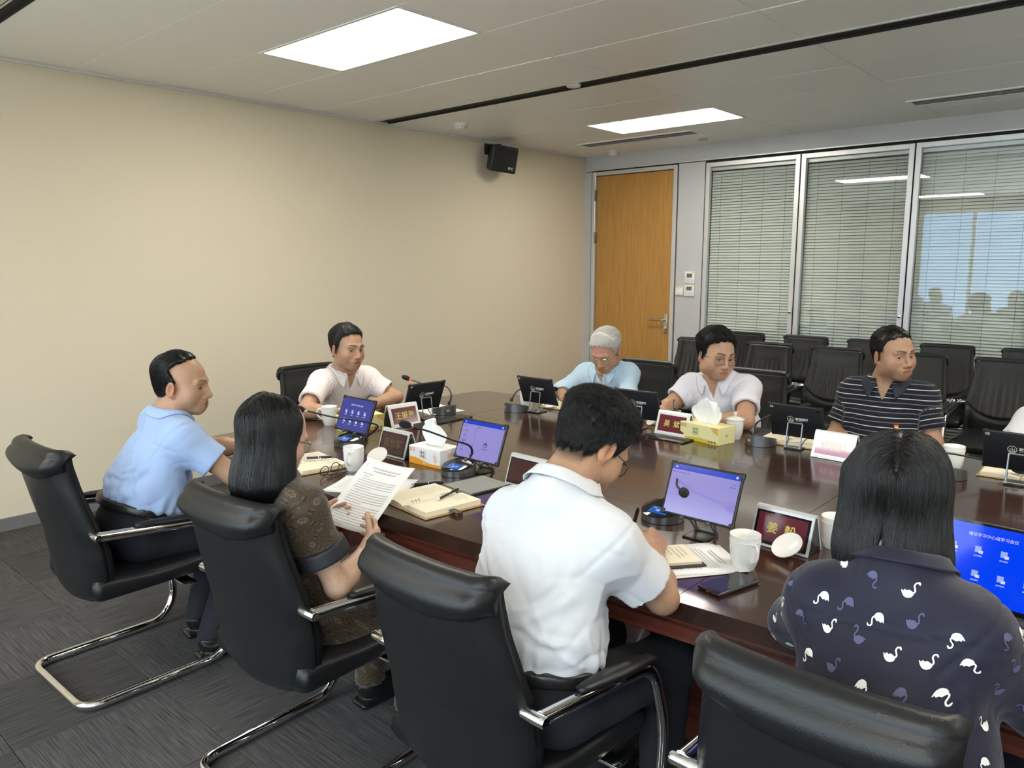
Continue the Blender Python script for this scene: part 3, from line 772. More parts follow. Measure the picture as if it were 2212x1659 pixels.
tablet(2.465, 3.440, PI + math.radians(2), tilt, 'black tablet marked 02 near the white-haired man', None, '02')
tablet(3.150, 3.440, PI + math.radians(2), tilt, 'black tablet marked 04 near the man in the white polo', None, '04')
tablet(3.945, 3.555, PI + math.radians(1), tilt, 'black tablet marked 06 in front of the man in the striped polo', None, '06')
tablet(4.830, 3.540, PI + math.radians(1), tilt, 'black tablet marked 08 at the right edge of the photo', None, '08')

def mic(x, y, rz, neck, lab, r=.072, rot=0, led=False, pad=True):
    """desk microphone; local -Y is the user's side. neck: points in thing space"""
    t = empty('desk_microphone', (x, y, ZT), rz, lab, 'microphone', 'gooseneck desk microphones')
    bm = bmesh.new(); n = 48; rows = []
    for zf in (0, .25, .5, .75, 1.):
        rows.append([bm.verts.new((r * math.cos(2 * PI * k / n), r * .98 * math.sin(2 * PI * k / n), .002 + zf * (.036 + .016 * math.sin(2 * PI * k / n)))) for k in range(n)])
    for a, b in zip(rows, rows[1:]):
        for k in range(n): bm.faces.new((a[k], a[(k + 1) % n], b[(k + 1) % n], b[k]))
    bm.faces.new(rows[0][::-1])
    M_gun = mat('gunmetal', (.16, .165, .175), .32, .75)
    base = bm_obj('mic_base', bm, M_gun, t, True, .8)
    bm = bmesh.new(); f = .985
    ins = [[bm.verts.new((r * s * math.cos(2 * PI * k / n), r * .98 * s * math.sin(2 * PI * k / n), .038 + dz + .016 * s * math.sin(2 * PI * k / n))) for k in range(n)] for s, dz in ((f + .01, -.001), (f - .02, .001))]
    for k in range(n): bm.faces.new((ins[0][k], ins[0][(k + 1) % n], ins[1][(k + 1) % n], ins[1][k]))
    bm.faces.new(ins[1]); top = bm_obj('mic_top', bm, M_blackg if pad else M_black, t, True, .8)
    lathe('foot', [(0, 0), (r * .96, 0), (r * .96, .002), (0, .002)], M_black, t, 32)
    R = RZ(math.atan2(.016, r), 4, 'X')
    s_ = plate('mic_screen', -.034, .034, -.024, .020, 0, M_ms if pad else M_scr_off, t); s_.matrix_local = Matrix.Translation((0, -.022, .0355)) @ R @ RZ(-PI / 2, 4, 'X')
    if pad:
        for (a, b, c, d) in ((-.010, .004, -.010, .002), (-.024, -.014, .006, .012), (.008, .018, -.006, .006)):
            q = plate('icon', a, b, c, d, -.0006, M_icon, s_)
    text('lettering', 'ITC', .013, M_whitep, t, (.028, r * .995 - .0045 - .0005, .026), (PI / 2 + .0, 0, PI - .38), bold=.0003)
    path = smooth_path(neck, 8)
    L = len(path)
    tube('gooseneck', path, [.0068 - .0030 * min(1, i / (L * .35)) for i in range(L)], M_black, t, 8)
    lathe('neck_socket', [(0, 0), (.0095, 0), (.0095, .010), (.007, .022), (0, .022)], M_black, t, 16, c=neck[0])
    a = Vector(neck[-1]); d = (a - path[-4]).normalized(); q = d.to_track_quat('Z', 'Y').to_matrix().to_4x4()
    rg = lathe('light_ring', [(0, -.012), (.0075, -.012), (.008, -.008), (.008, .002), (0, .002)], M_red if led else M_chrome, t, 16); rg.matrix_local = Matrix.Translation(a) @ q
    fm = lathe('foam_cap', [(0, 0), (.0095, 0), (.0125, .006), (.0148, .018), (.0148, .034), (.012, .046), (.006, .0525), (0, .054)], M_foam, t, 20); fm.matrix_local = Matrix.Translation(a) @ q
    return t
def nk(t_xy, rz, pts):
    """world neck points -> thing space"""
    R = Matrix.Translation((t_xy[0], t_xy[1], ZT)) @ RZ(rz, 4, 'Z'); I = R.inverted(); return [tuple(I @ Vector(p)) for p in pts]
for (x, y, rz, pts, lab, led, pad) in (
    (2.330, 2.165, 0, [(2.42, 2.205, .80), (2.50, 2.205, .86), (2.50, 2.10, .90), (2.44, 2.0, .925), (2.385, 1.89, .965)], 'gooseneck microphone reaching over the dark blue tablet towards the woman', False, True),
    (3.085, 2.155, 0, [(3.10, 2.215, .80), (3.11, 2.20, .86), (3.10, 2.10, .905), (3.09, 1.99, .955), (3.085, 1.90, .99)], 'gooseneck microphone crossing in front of the tissue box', False, True),
    (4.010, 2.215, 0, [(4.035, 2.270, .80), (4.03, 2.26, .87), (4.06, 2.22, .915), (4.13, 2.09, .918), (4.205, 1.99, .935)], 'gooseneck microphone with its black foam in front of the empty lavender screen', False, True),
    (2.085, 3.015, -PI / 2, [(2.115, 3.03, .80), (2.10, 3.06, .86), (2.02, 3.085, .895), (1.90, 3.06, .89), (1.79, 3.015, .92)], 'gooseneck microphone with a glowing red ring by the tablet marked 01', True, False),
    (2.350, 3.350, PI, [(2.285, 3.38, .795), (2.275, 3.42, .835), (2.30, 3.45, .862), (2.38, 3.50, .862), (2.43, 3.56, .862)], 'gooseneck microphone behind the tablet nearest the far left table corner', False, False),
    (2.960, 3.405, PI, [(2.93, 3.37, .80), (2.95, 3.40, .855), (3.02, 3.45, .868), (3.10, 3.50, .866), (3.15, 3.54, .866)], 'gooseneck microphone between the white-haired man and the man in the white polo', False, False),
    (3.790, 3.485, PI, [(3.765, 3.49, .80), (3.755, 3.50, .84), (3.81, 3.50, .886), (3.88, 3.52, .918), (3.945, 3.54, .940)], 'gooseneck microphone right of the yellow tissue box, pointing at the striped polo man', False, False),
    (4.600, 3.440, PI, [(4.560, 3.43, .80), (4.562, 3.44, .835), (4.60, 3.45, .845), (4.70, 3.52, .823), (4.80, 3.585, .792)], 'gooseneck microphone drooping beside the tablet marked 08', False, False)):
    mic(x, y, rz, nk((x, y), rz, pts), lab, led=led, pad=pad)

# nameplates: aluminium tents with a screen on both faces
M_plred = mat('plate_screen_red', (.10, .018, .028), .12, emit=(.10, .014, .022), estr=.3)
M_pldark = mat('plate_screen_dark', (.05, .012, .018), .06)
M_plpale = mat('plate_screen_pale', (.30, .15, .22), .05, emit=(.40, .26, .36), estr=.6)
M_pltxt = mat('plate_text_gold', (.5, .42, .1), .4, emit=(.40, .34, .08), estr=.35)
def nameplate(x, y, rz, s, lab, w=.185, h=.118, d=.095, scr=None, frame=None, ts=.036, bk=False):
    t = empty('name_plate', (x, y, ZT), rz, lab, 'nameplate', 'electronic nameplates on the table')
    fm = frame or M_alu; scr = scr or M_plred
    an = math.atan2(d / 2 - .008, h)
    prof = [(-d / 2, .002), (-.011, h - .006), (-.006, h), (.006, h), (.011, h - .006), (d / 2, .002), (d / 2 - .006, .002), (.006, h - .008), (-.006, h - .008), (-d / 2 + .006, .002)]
    V = [(sx * w / 2, a, b) for sx in (-1, 1) for a, b in prof]; n = len(prof)
    Fc = [tuple(range(n)), tuple(range(2 * n - 1, n - 1, -1))] + [(k, k + n, (k + 1) % n + n, (k + 1) % n) for k in range(n)]
    bm = bmesh.new(); me = bpy.data.meshes.new('x'); me.from_pydata(V, [], Fc); bm.from_mesh(me); bpy.data.meshes.remove(me)
    bm_obj('plate_shell', bm, fm, t)
    for s_ in (-1, 1):
        side = prism('side_cheek', [(-d / 2 + .006, .003), (d / 2 - .006, .003), (.004, h - .008), (-.004, h - .008)], .002, M_blackg, t)
        side.matrix_local = Matrix.Translation((s_ * (w / 2 - .003) - .001, 0, 0)) @ Matrix(((0, 0, 1, 0), (1, 0, 0, 0), (0, 1, 0, 0), (0, 0, 0, 1)))
    L = math.hypot(d / 2 - .008, h)
    for sd in (-1, 1):
        M = RZ(0 if sd < 0 else PI, 4, 'Z') @ Matrix.Translation((0, -d / 4 - .0055, h / 2 - .002)) @ RZ(-an, 4, 'X')
        bz = box('bezel', (0, -.001, 0), (w - .014, .002, L - .024), M_blackg if fm is M_alu and not bk else M_alu, t); bz.matrix_local = M
        sc = box('plate_screen', (0, -.0024, .002), (w - .030, .001, L - .040), scr, t); sc.matrix_local = M
        if s: tx = text('lettering', s, ts, M_pltxt if scr is M_plred else (M_cream if scr is M_plpale else mat('plate_text_dim', (.10, .08, .03), .4)), sc, (0, -.0032, 0), (PI / 2, 0, 0), bold=.0004)
    return t
M_wframe = mat('plate_frame_white', (.75, .76, .78), .3, .1)
nameplate(4.425, 2.235, math.radians(-4), '姜  毅', 'red nameplate beside the white mug, right of the empty lavender tablet')
nameplate(2.660, 2.190, 0, '吕世军', 'dark unlit nameplate left of the orange and white tissue box', scr=M_pldark, ts=.040)
nameplate(3.420, 2.215, math.radians(-3), '', 'nameplate seen mostly hidden behind the shoulder of the white-shirted writer', scr=M_pldark)
nameplate(2.165, 2.630, PI / 2 + math.radians(-6), '王振海', 'red nameplate in a silver frame in front of the man at the table head', ts=.040, frame=M_wframe, bk=True)
nameplate(3.375, 3.400, math.radians(-3), '吴  斌', 'red nameplate in a white frame beside the yellow tissue box', ts=.036, frame=M_wframe, bk=True)
nameplate(4.155, 3.445, math.radians(-4), '何京阳', 'pale glaring nameplate in a silver frame before the man in the striped polo', scr=M_plpale, ts=.038, frame=M_wframe, bk=True)
nameplate(2.790, 3.375, math.radians(-2), '', 'red nameplate with a white frame partly hidden behind the writer\'s dark hair', frame=M_wframe, bk=True)

# tissue boxes
def tissue_mesh(t, w, z, seed, hh=.10, ww=.10):
    r = random.Random(seed); nu, nv = 26, 16; A = []
    for i in range(nu):
        u = i / (nu - 1) * 2 - 1; row = []
        for j in range(nv):
            v = j / (nv - 1)
            wid = ww * (.42 + .62 * math.sin(PI * min(1, v * .75 + .08)))
            hgt = hh * v * (1 - .30 * abs(u) ** 2.2 * v) * (1 - .12 * max(0, u) * v)
            x = u * wid * .5 + .008 * v * math.sin(seed + 2 * v)
            y = .016 * math.sin(u * 5.2 + seed) * v + .008 * math.sin(u * 12 + 3 * v + seed) * v
            row.append((x, y, z - .006 + hgt))
        A.append(row)
    B = [[(p[0], p[1] + .0012, p[2]) for p in r_] for r_ in A]
    return closed_sheet('tissue', A, B, mat('tissue_paper', (.86, .86, .85), .9), t)
def tissue_box(x, y, rz, lab, kind, w=.215, d=.115, h=.075, seed=1, hh=.10, ww=.10):
    t = empty('tissue_box', (x, y, ZT), rz, lab, 'tissue box', 'tissue boxes on the table')
    main = mat('carton_white', (.84, .84, .82), .5) if kind == 'orange' else mat('carton_yellow', (.80, .76, .40), .5)
    acc = mat('carton_orange', (.85, .36, .02), .5) if kind == 'orange' else mat('carton_gold', (.66, .52, .05), .5)
    pr = mat('print_orange', (.8, .3, .12), .5) if kind == 'orange' else mat('print_brown', (.36, .26, .08), .5)
    box('carton', (0, 0, h / 2), (w, d, h), main, t, .0015, 1)
    V, Fc = [], []; n = 20; y_ = -d / 2 - .0006
    for i in range(n + 1):
        u = i / n; xx = -w / 2 + w * u
        zz = (.030 - .018 * u + .004 * math.sin(u * 7)) if kind == 'orange' else (.010 + .011 * math.sin(u * 2.6 + .2) ** 2)
        V += [(xx, y_, .001), (xx, y_, zz)]
        if i < n: a = 2 * i; Fc.append((a, a + 2, a + 3, a + 1))
    mesh_obj('printed_wave', V, Fc, acc, t)
    if kind != 'orange':
        V = [(w / 2 - .001, y_, h - .001), (w / 2 - .045, y_, h - .001), (w / 2 - .040, y_, h - .012), (w / 2 - .026, y_, h - .026), (w / 2 - .001, y_, h - .036)]
        mesh_obj('printed_corner', V, [(0, 1, 2, 3, 4)], acc, t)
        box('printed_tag', (w / 2 - .020, y_ - .0004, h - .014), (.022, .0004, .011), mat('tag_pink', (.8, .35, .35), .5), t)
        text('lettering', 'Tempo', .009, mat('print_navy', (.10, .09, .30), .5), t, (-w / 2 + .022, y_ - .0004, .011), (PI / 2, 0, 0), sx=.9)
        for q in range(3):
            ring_mesh('printed_badge', .0055, .0045, mat('print_navy'), t, (w / 2 - .052 + q * .017, y_ - .0006, .013), (PI / 2, 0, 0), 14)
        ring_mesh('printed_badge', .010, .0012, mat('print_green', (.05, .3, .1), .5), t, (w / 2 + .0008, 0, h * .5), (PI / 2, 0, PI / 2), 20)
        prism('printed_leaf', [(-.004, -.005), (.004, -.005), (.0, .006)], .0004, mat('print_green'), t).matrix_local = Matrix.Translation((w / 2 + .0008, 0, h * .5)) @ RZ(PI / 2, 4, 'Z') @ RZ(PI / 2, 4, 'X')
    else:
        text('lettering', '纸面巾', .0075, M_whitep, t, (.0, y_ - .0004, .010), (PI / 2, 0, 0)); text('lettering', '400张', .006, M_whitep, t, (-w / 2 + .02, y_ - .0004, .010), (PI / 2, 0, 0))
        for q in range(4): ring_mesh('printed_tree', .006 + .002 * (q % 2), .0016, pr, t, (w / 2 - .030 + .004 * math.sin(q * 2), y_ - .0005, .030 + .008 * q), (PI / 2, 0, 0), 12)
        box('printed_tree', (w / 2 - .030, y_, .022), (.002, .0006, .022), pr, t)
        text('lettering', '漫花', .020, pr, t, (w / 2 + .0006, .0, h * .62), (PI / 2, 0, PI / 2))
    cx = -.01 if kind == 'orange' else -.02
    for (a, b, c, d_) in ((-.018, -.0172, .0, .036), (.0172, .018, .0, .036), (-.018, .018, .0, .0008), (-.018, .018, .0352, .036)):
        box('printed_frame', (cx + (a + b) / 2, y_, h / 2 - .010 + (c + d_) / 2), (b - a, .0006, d_ - c), pr, t)
    dk = mat('print_dark', (.10, .09, .07), .5)
    text('lettering', '原木', .0135, dk, t, (cx, y_ - .0004, h / 2 + .016), (PI / 2, 0, 0)); text('lettering', '极品', .0135, dk, t, (cx, y_ - .0004, h / 2 + .001), (PI / 2, 0, 0))
    text('lettering', '漫花', .020, pr, t, (-w / 2 + .022, y_ - .0004, h - .016), (PI / 2, 0, 0))
    V = [(.05 * math.cos(2 * PI * k / 20), .012 * math.sin(2 * PI * k / 20), h + .0004) for k in range(20)]
    mesh_obj('slot', V, [tuple(range(20))], mat('slot_film', (.5, .5, .48), .4), t)
    tissue_mesh(t, w, h, seed, hh, ww)
    return t
tissue_box(2.885, 2.205, math.radians(2), 'white tissue box with an orange wave between the dark nameplate and the tablet', 'orange', w=.19, d=.12, h=.078, seed=2, hh=.125, ww=.135)
tissue_box(3.555, 3.395, math.radians(-12), 'yellow tissue box with a tall tissue beside the red nameplate and lidded cup', 'yellow', w=.235, d=.125, h=.085, seed=4, hh=.130, ww=.175)
tissue_box(2.080, 2.420, math.radians(78), 'yellow tissue box behind the dark blue tablet before the man at the head', 'yellow', w=.22, d=.115, h=.080, seed=5, hh=.02, ww=.05)
tissue_box(2.790, 3.500, math.radians(-3), 'yellow tissue box behind the dark hair, its tissue torn low', 'yellow', w=.20, d=.11, h=.070, seed=7, hh=.085, ww=.15)

# cups
CUP = [(0, .004), (.024, .004), (.026, 0), (.029, .0), (.031, .006), (.037, .022), (.0405, .05), (.042, .085), (.0425, .098), (.0415, .0985), (.040, .096), (.0385, .06), (.034, .022), (.028, .012), (0, .010)]
def cup(x, y, rz, lab, lid=False, print_=False, s=1., handle=True):
    t = empty('mug', (x, y, ZT), rz, lab, 'mug', 'white porcelain mugs')
    lathe('cup_body', [(a * s, b * s) for a, b in CUP], M_white, t, 40)
    if handle:
        p = smooth_path([(.040 * s, 0, .078 * s), (.056 * s, 0, .082 * s), (.066 * s, 0, .068 * s), (.062 * s, 0, .045 * s), (.038 * s, 0, .028 * s)], 6)
        tube('handle', p, .0052, M_white, t, 8, upv=(0, 1, 0), flat=.7)
    r_ = ring_mesh('embossed_ring', .0, .0, M_white, t, (0, 0, 0), (0, 0, 0), 3); bpy.data.objects.remove(r_)
    bm = bmesh.new(); bm_tube(bm, [(.0424 * s * math.cos(2 * PI * k / 36), .0424 * s * math.sin(2 * PI * k / 36), .082 * s) for k in range(36)], .0009, 6, True); bm_obj('embossed_ring', bm, M_white, t, True)
    if print_:
        for a, s_ in ((-1.9, '财通集团'),):
            text('lettering', s_, .009, M_ink, t, (.0428 * s * math.cos(a), .0428 * s * math.sin(a), .052), (PI / 2, 0, a + PI / 2), bold=.0001)
    if lid:
        lathe('lid', [(0, .112), (.020, .110), (.038, .104), (.046, .1), (.046, .097), (.0, .097)], M_white, t, 36)
        lathe('lid_knob', [(0, .110), (.006, .112), (.0055, .118), (.009, .126), (.008, .133), (0, .136)], M_white, t, 20)
        bpy.context.view_layer.update()
    return t
cup(1.860, 2.385, math.radians(215), 'white mug by the hands of the man at the head of the table', s=1.02)
cup(2.715, 1.905, math.radians(-62), 'white mug beside the folded glasses and open notebook', s=1.02)
cup(4.405, 1.995, math.radians(-35), 'white mug with small printing beside the phone and papers', print_=True, s=1.02)
cup(4.585, 3.600, math.radians(150), 'white mug between the drooping microphone and tablet marked 08', print_=True)
cup(2.325, 3.470, math.radians(120), 'white mug behind the tablet marked 02', print_=True)
cup(3.640, 3.520, math.radians(60), 'lidded white cup behind the yellow tissue box', lid=True, handle=False, s=.98)
cup(4.540, 2.330, math.radians(20), 'white mug mostly hidden by the hair of the woman in the swan blouse')
def lid(x, y, lab, tilt=0.5, rz=0., z=.0):
    t = empty('cup_lid', (x, y, ZT + z), 0, lab, 'cup lid', 'loose porcelain lids')
    t.rotation_euler = (PI + tilt, 0, rz)
    lathe('lid_disc', [(0, -.012), (.020, -.010), (.038, -.004), (.046, 0), (.046, .003), (.036, .001), (0, -.005)], M_white, t, 36)
    lathe('lid_knob', [(0, -.010), (.006, -.012), (.0055, -.018), (.009, -.026), (.008, -.033), (0, -.036)], M_white, t, 20)
LDS = ((2.720, 2.030, 'upturned white lid beside the mug and dark nameplate', .65, .3), (4.470, 2.150, 'upturned white lid next to the red nameplate and the swan blouse', .65, -.4),
       (2.450, 3.545, 'upturned white lid under the tablet marked 02', .65, .4), (3.190, 3.510, 'upturned white lid leaning near the tablet marked 04', .9, -.5))
for x, y, lab, ti, rz in LDS:
    t = empty('cup_lid', (x, y, ZT), rz, lab, 'cup lid', 'loose porcelain lids')
    R = RZ(ti, 4, 'X'); zz = .046 * math.sin(ti) + .002 if ti > .6 else .026
    a = lathe('lid_disc', [(0, 0), (.020, .002), (.038, .008), (.046, .012), (.046, .015), (.036, .011), (0, .006)], M_white, t, 36)
    b = lathe('lid_knob', [(0, .002), (.006, .0), (.0055, -.006), (.009, -.014), (.008, -.021), (0, -.024)], M_white, t, 20)
    for q in (a, b): q.matrix_local = Matrix.Translation((0, 0, zz)) @ R
# small dish
t = empty('dish', (2.965, 3.600, ZT), 0, 'small white dish behind the microphone by the tablet marked 04', 'dish')
lathe('dish_body', [(0, 0), (.05, 0), (.068, .022), (.070, .036), (.066, .036), (.06, .02), (0, .006)], M_white, t, 36)

# papers, notebooks
def sheets(x, y, rz, lab, n=3, w=.21, h=.297, spread=.012, seed=1, txt=True, curl=.0):
    t = empty('paper_stack' if n > 1 else 'paper_sheet', (x, y, ZT), rz, lab, 'papers' if n > 1 else 'paper')
    r = random.Random(seed)
    for k in range(n):
        dx, dy, a = (r.uniform(-spread, spread), r.uniform(-spread, spread), r.uniform(-.05, .05)) if k < n - 1 else (0, 0, 0)
        A = [[((-.5 + i / 6) * w, (-.5 + j / 8) * h, .001 + k * .0011 + curl * max(0, (j / 8 - .8)) + .0015 * math.sin(i + k) * (j == 0)) for j in range(9)] for i in range(7)]
        B = [[(p[0], p[1], p[2] + .0009) for p in q] for q in A]
        o = closed_sheet('sheet', A, B, M_paper, t); o.location = (dx, dy, 0); o.rotation_euler = (0, 0, a)
    if txt:
        rows = []; yy = h / 2 - .035
        rows.append((-.055, .055, yy, .0055, 0)); rows.append((-.045, .045, yy - .011, .0055, 0)); yy -= .030
        for k in range(19): rows.append((-w / 2 + .028 + (.010 if k % 5 == 0 else 0), w / 2 - .028 - (.07 if k % 5 == 4 else 0), yy - k * .0112, .0036, k))
        lines_mesh('printed_text', rows, M_ink, t, dz=.0012 + n * .0011 + .0006)
    return t
sheets(2.960, 1.800, math.radians(-62), 'loose printed papers lying under the held sheet, between mug and notebook', 3, seed=2)
sheets(4.250, 1.915, math.radians(-38), 'stack of printed papers under the small cream notebook of the writer', 5, seed=5)
sheets(1.960, 3.060, math.radians(80), 'papers lying beside the tablet marked 01', 3, seed=8)
sheets(5.02, 1.86, math.radians(-10), 'papers lying before the woman in the swan blouse', 2, seed=9)
def notebook(x, y, rz, lab, w=.15, h=.21, cover=(.45, .27, .13), rings=True, spread=True, thick=.012, pages=None, clasp=False, lines=True, elastic=False):
    t = empty('notebook', (x, y, ZT), rz, lab, 'notebook', 'open notebooks on the table')
    mc = mat('cover_%d' % int(cover[0] * 1000), cover, .5)
    W_ = w * (2 if spread else 1)
    box('cover', (0, 0, .003), (W_ + .02, h + .02, .004), mc, t, .0015)
    for s in ((-1, 1) if spread else (0,)):
        th = thick * (1. if s >= 0 else .8)
        cx = s * w / 2
        A = [[(cx + (-.5 + i / 8) * (w - .004), (-.5 + j / 2) * h, .005) for j in range(3)] for i in range(9)]
        def top(i):
            u = i / 8; q = u if s < 0 else 1 - u
            return .005 + th * (1 - .55 * max(0, (q - .7) / .3) ** 2 if spread else 1)
        B = [[(p[0], p[1], top(i)) for p in A[i]] for i in range(9)]
        pg = closed_sheet('pages', A, B, pages or M_cream, t)
        for p_ in pg.data.polygons: p_.use_smooth = False
        if lines:
            rows = [(cx - w / 2 + .014 + random.uniform(0, .02), cx + w / 2 - .02 - random.uniform(0, .05), h / 2 - .022 - k * .0145, .0036, k) for k in range(6 if s <= 0 else 4)]
            lines_mesh('handwriting', rows, M_ink, pg, dz=.0058 + th)
    if rings:
        for k in range(6):
            yy = -h * .34 + (k % 3) * .014 + (h * .54 if k > 2 else 0)
            tube('binder_ring', [(.011 * math.cos(PI * q / 10), yy, .012 + .012 * math.sin(PI * q / 10)) for q in range(11)], .0011, M_chrome, t, 6)
    if clasp:
        box('clasp_strap', (W_ / 2 + .012, -.01, .012), (.07, .024, .004), mat('strap_brown', (.05, .03, .02), .5), t, .0015); box('clasp_strap', (W_ / 2 + .045, -.01, .006), (.004, .024, .014), mat('strap_brown'), t, .001)
    return t
nb1 = notebook(2.505, 1.835, math.radians(-9), 'open ring notebook with a tan cover before the man in light blue', w=.145, h=.205)
nb2 = notebook(3.292, 1.812, math.radians(-8), 'open ring notebook with handwriting, tan cover and dark clasp strap', w=.145, h=.235, thick=.018, clasp=True)
notebook(4.205, 1.880, math.radians(-38), 'small cream notebook lying on the printed papers by the writing hand', w=.14, h=.19, spread=False, rings=False, cover=(.05, .03, .03), thick=.008).location.z = ZT + .0072
notebook(3.890, 3.635, math.radians(3), 'open notebook on a tan cover before the man in the striped polo', w=.14, h=.20, thick=.014)
notebook(4.830, 3.650, math.radians(2), 'open notebook on a tan cover at the right edge of the photo', w=.14, h=.20, thick=.014)
notebook(2.52, 3.640, math.radians(4), 'open notebook before the white-haired man', w=.14, h=.20, rings=False)
notebook(3.28, 3.640, math.radians(4), 'open notebook before the man in the white polo', w=.13, h=.19, rings=False)
# reading glasses on the table
gl = empty('eyeglasses', (2.700, 1.795, ZT), math.radians(-74), 'folded black eyeglasses lying beside the white mug', 'glasses')
for s in (-1, 1):
    tube('rim', [(s * .034 + .026 * math.cos(2 * PI * k / 24) * (1 - .06 * math.sin(4 * PI * k / 24)), 0, .022 + .019 * math.sin(2 * PI * k / 24)) for k in range(24)], .0017, M_blackg, gl, 6, closed=True, upv=(0, 1, 0))
    tube('temple', smooth_path([(s * .062, 0, .030), (s * .055, .02, .014), (-s * .01, .034 + .006 * s, .006), (-s * .058, .040 + .008 * s, .004)], 5), .0017, M_blackg, gl, 6)
tube('bridge', smooth_path([(-.009, 0, .026), (0, 0, .031), (.009, 0, .026)], 4), .0015, M_chrome, gl, 6)
# e-ink slate
sl = empty('writing_slate', (3.270, 2.065, ZT), math.radians(-7), 'thin grey e-ink writing slate behind the open ring notebook', 'e-reader')
box('slate_body', (0, 0, .004), (.185, .215, .007), M_black, sl, .003); box('slate_screen', (0, .008, .0078), (.165, .195, .0006), mat('eink_grey', (.30, .31, .27), .35), sl)
lines_mesh('written_text', [(-.04, .07, .085, .005, 0), (-.05, .07, .074, .005, 0), (-.02, .02, .05, .007, 0)], M_ink, sl, dz=.0084)
# pens
def pen(a, b, r, lab, m=M_black, clip=True):
    a, b = Vector(a), Vector(b); t = empty('pen', a, 0, lab, 'pen'); d = b - a; L = d.length; q = d.to_track_quat('Z', 'Y').to_matrix().to_4x4()
    t.matrix_world = Matrix.Translation(a) @ q
    lathe('barrel', [(0, .010), (r, .016), (r * 1.05, L * .5), (r, L * .96), (r * .6, L), (0, L)], m, t, 14)
    lathe('tip', [(0, 0), (.0008, .001), (r * .9, .016), (0, .016)], M_chrome, t, 12)
    lathe('grip_band', [(0, L * .52), (r * 1.15, L * .52), (r * 1.15, L * .54), (0, L * .54)], M_chrome, t, 14)
    if clip: box('clip', (0, r + .002, L * .80), (.004, .0015, L * .28), M_chrome, t)
    return t
pen((3.075, 1.905, ZT + .006), (3.150, 2.010, ZT + .006), .0055, 'black pen lying on the papers beside the notebook')
pen((3.355, 1.785, ZT + .030), (3.315, 1.930, ZT + .030), .0042, 'slim black stylus lying across the open ring notebook')
pen((2.47, 1.82, ZT + .024), (2.54, 1.92, ZT + .024), .005, 'dark blue pen lying on the open notebook of the left man', mat('pen_blue', (.01, .02, .06), .4))
# phones
def phone(x, y, rz, lab):
    t = empty('phone', (x, y, ZT), rz, lab, 'phone')
    bm = bmesh.new(); bm_box(bm, (0, 0, .0065), (.078, .162, .012), .006, 3); bm_obj('phone_body', bm, M_black, t, True, .9)
    box('phone_screen', (0, 0, .0127), (.070, .152, .0006), M_scr_off, t)
    box('port', (0, -.0812, .006), (.010, .0012, .004), M_chrome, t); box('speaker_slots', (.02, -.0812, .006), (.014, .0012, .002), M_chrome, t)
    return t
phone(4.432, 1.845, math.radians(-14), 'black smartphone lying face up in front of the white mug')
# flat tablet cases lying on the table
for x, y, w, h, rz, lab in ((3.395, 3.290, .24, .10, -.02, 'closed black tablet case lying in front of the white framed nameplate'), (2.250, 2.830, .10, .42, .02, 'closed black tablet case lying in front of the tablet marked 01')):
    t = empty('tablet_case', (x, y, ZT), rz, lab, 'tablet case')
    box('case_shell', (0, 0, .004), (w, h, .008), M_black, t, .003)
    for q in (-.35, .05, .42): box('case_hinge', (q * w if w > h else w / 2 + .0, -h / 2 if w > h else q * h, .005), (.014, .002, .004) if w > h else (.002, .014, .004), M_chrome, t)
# laptop
lt = empty('laptop', (4.975, 2.10, ZT), math.radians(-3), 'laptop with a bright blue screen in front of the woman in the swan blouse', 'laptop')
box('laptop_base', (0, -.12, .008), (.36, .245, .014), M_grayp, lt, .004); box('keyboard', (0, -.10, .0155), (.31, .12, .001), M_black, lt)
mm = Matrix.Translation((0, .0, .016)) @ RZ(-math.radians(14), 4, 'X')
ld = box('laptop_lid', (0, .004, .104), (.36, .008, .208), M_grayp, lt, .003); ld.matrix_local = mm
bz = box('bezel', (0, -.0006, .104), (.356, .001, .204), M_blackg, ld)
sc = box('laptop_screen', (0, -.0014, .107), (.342, .0006, .186), M_desk, ld)
def lx(s, sz, x, z): return text('lettering', s, sz, M_stxt, sc, (x, -.0020, z), (PI / 2, 0, 0))
lx('理论学习中心组学习会议', .0098, 0, .175)
for r in range(2):
    for c in range(4):
        cx, cz = -.083 + c * .0555, .140 - r * .060
        plate('icon', cx - .008, cx + .006, cz - .007, cz + .008, -.0022, M_icon, sc); plate('icon', cx + .001, cx + .010, cz - .009, cz - .002, -.0026, M_stxt, sc); lx('会议资料', .0046, cx, cz - .016)
# ================================================================ implicit-surface modelling for people
f4 = np.float32
def v3(*a): return np.array(a, dtype=f4)
def nrm(a): a = np.asarray(a, dtype=float); return (a / (np.linalg.norm(a) + 1e-12)).astype(f4)
def ell(P, c, r, R=None):
    p = P - np.asarray(c, dtype=f4)
    if R is not None: p = p @ np.asarray(R, dtype=f4)       # columns of R = axes
    r = np.asarray(r, dtype=f4)
    k0 = np.sqrt(((p / r) ** 2).sum(1)); k1 = np.sqrt(((p / (r * r)) ** 2).sum(1)) + 1e-9
    return k0 * (k0 - 1) / k1
def cone(P, a, b, ra, rb):
    a = np.asarray(a, dtype=f4); b = np.asarray(b, dtype=f4); ba = b - a
    h = np.clip(((P - a) @ ba) / (ba @ ba + 1e-12), 0, 1)
    return np.sqrt((((P - a) - h[:, None] * ba) ** 2).sum(1)) - (ra + (rb - ra) * h)
def rbox(P, c, s, r, R=None):
    p = P - np.asarray(c, dtype=f4)
    if R is not None: p = p @ np.asarray(R, dtype=f4)
    q = np.abs(p) - (np.asarray(s, dtype=f4) - r)
    return np.sqrt((np.maximum(q, 0) ** 2).sum(1)) + np.minimum(q.max(1), 0) - r
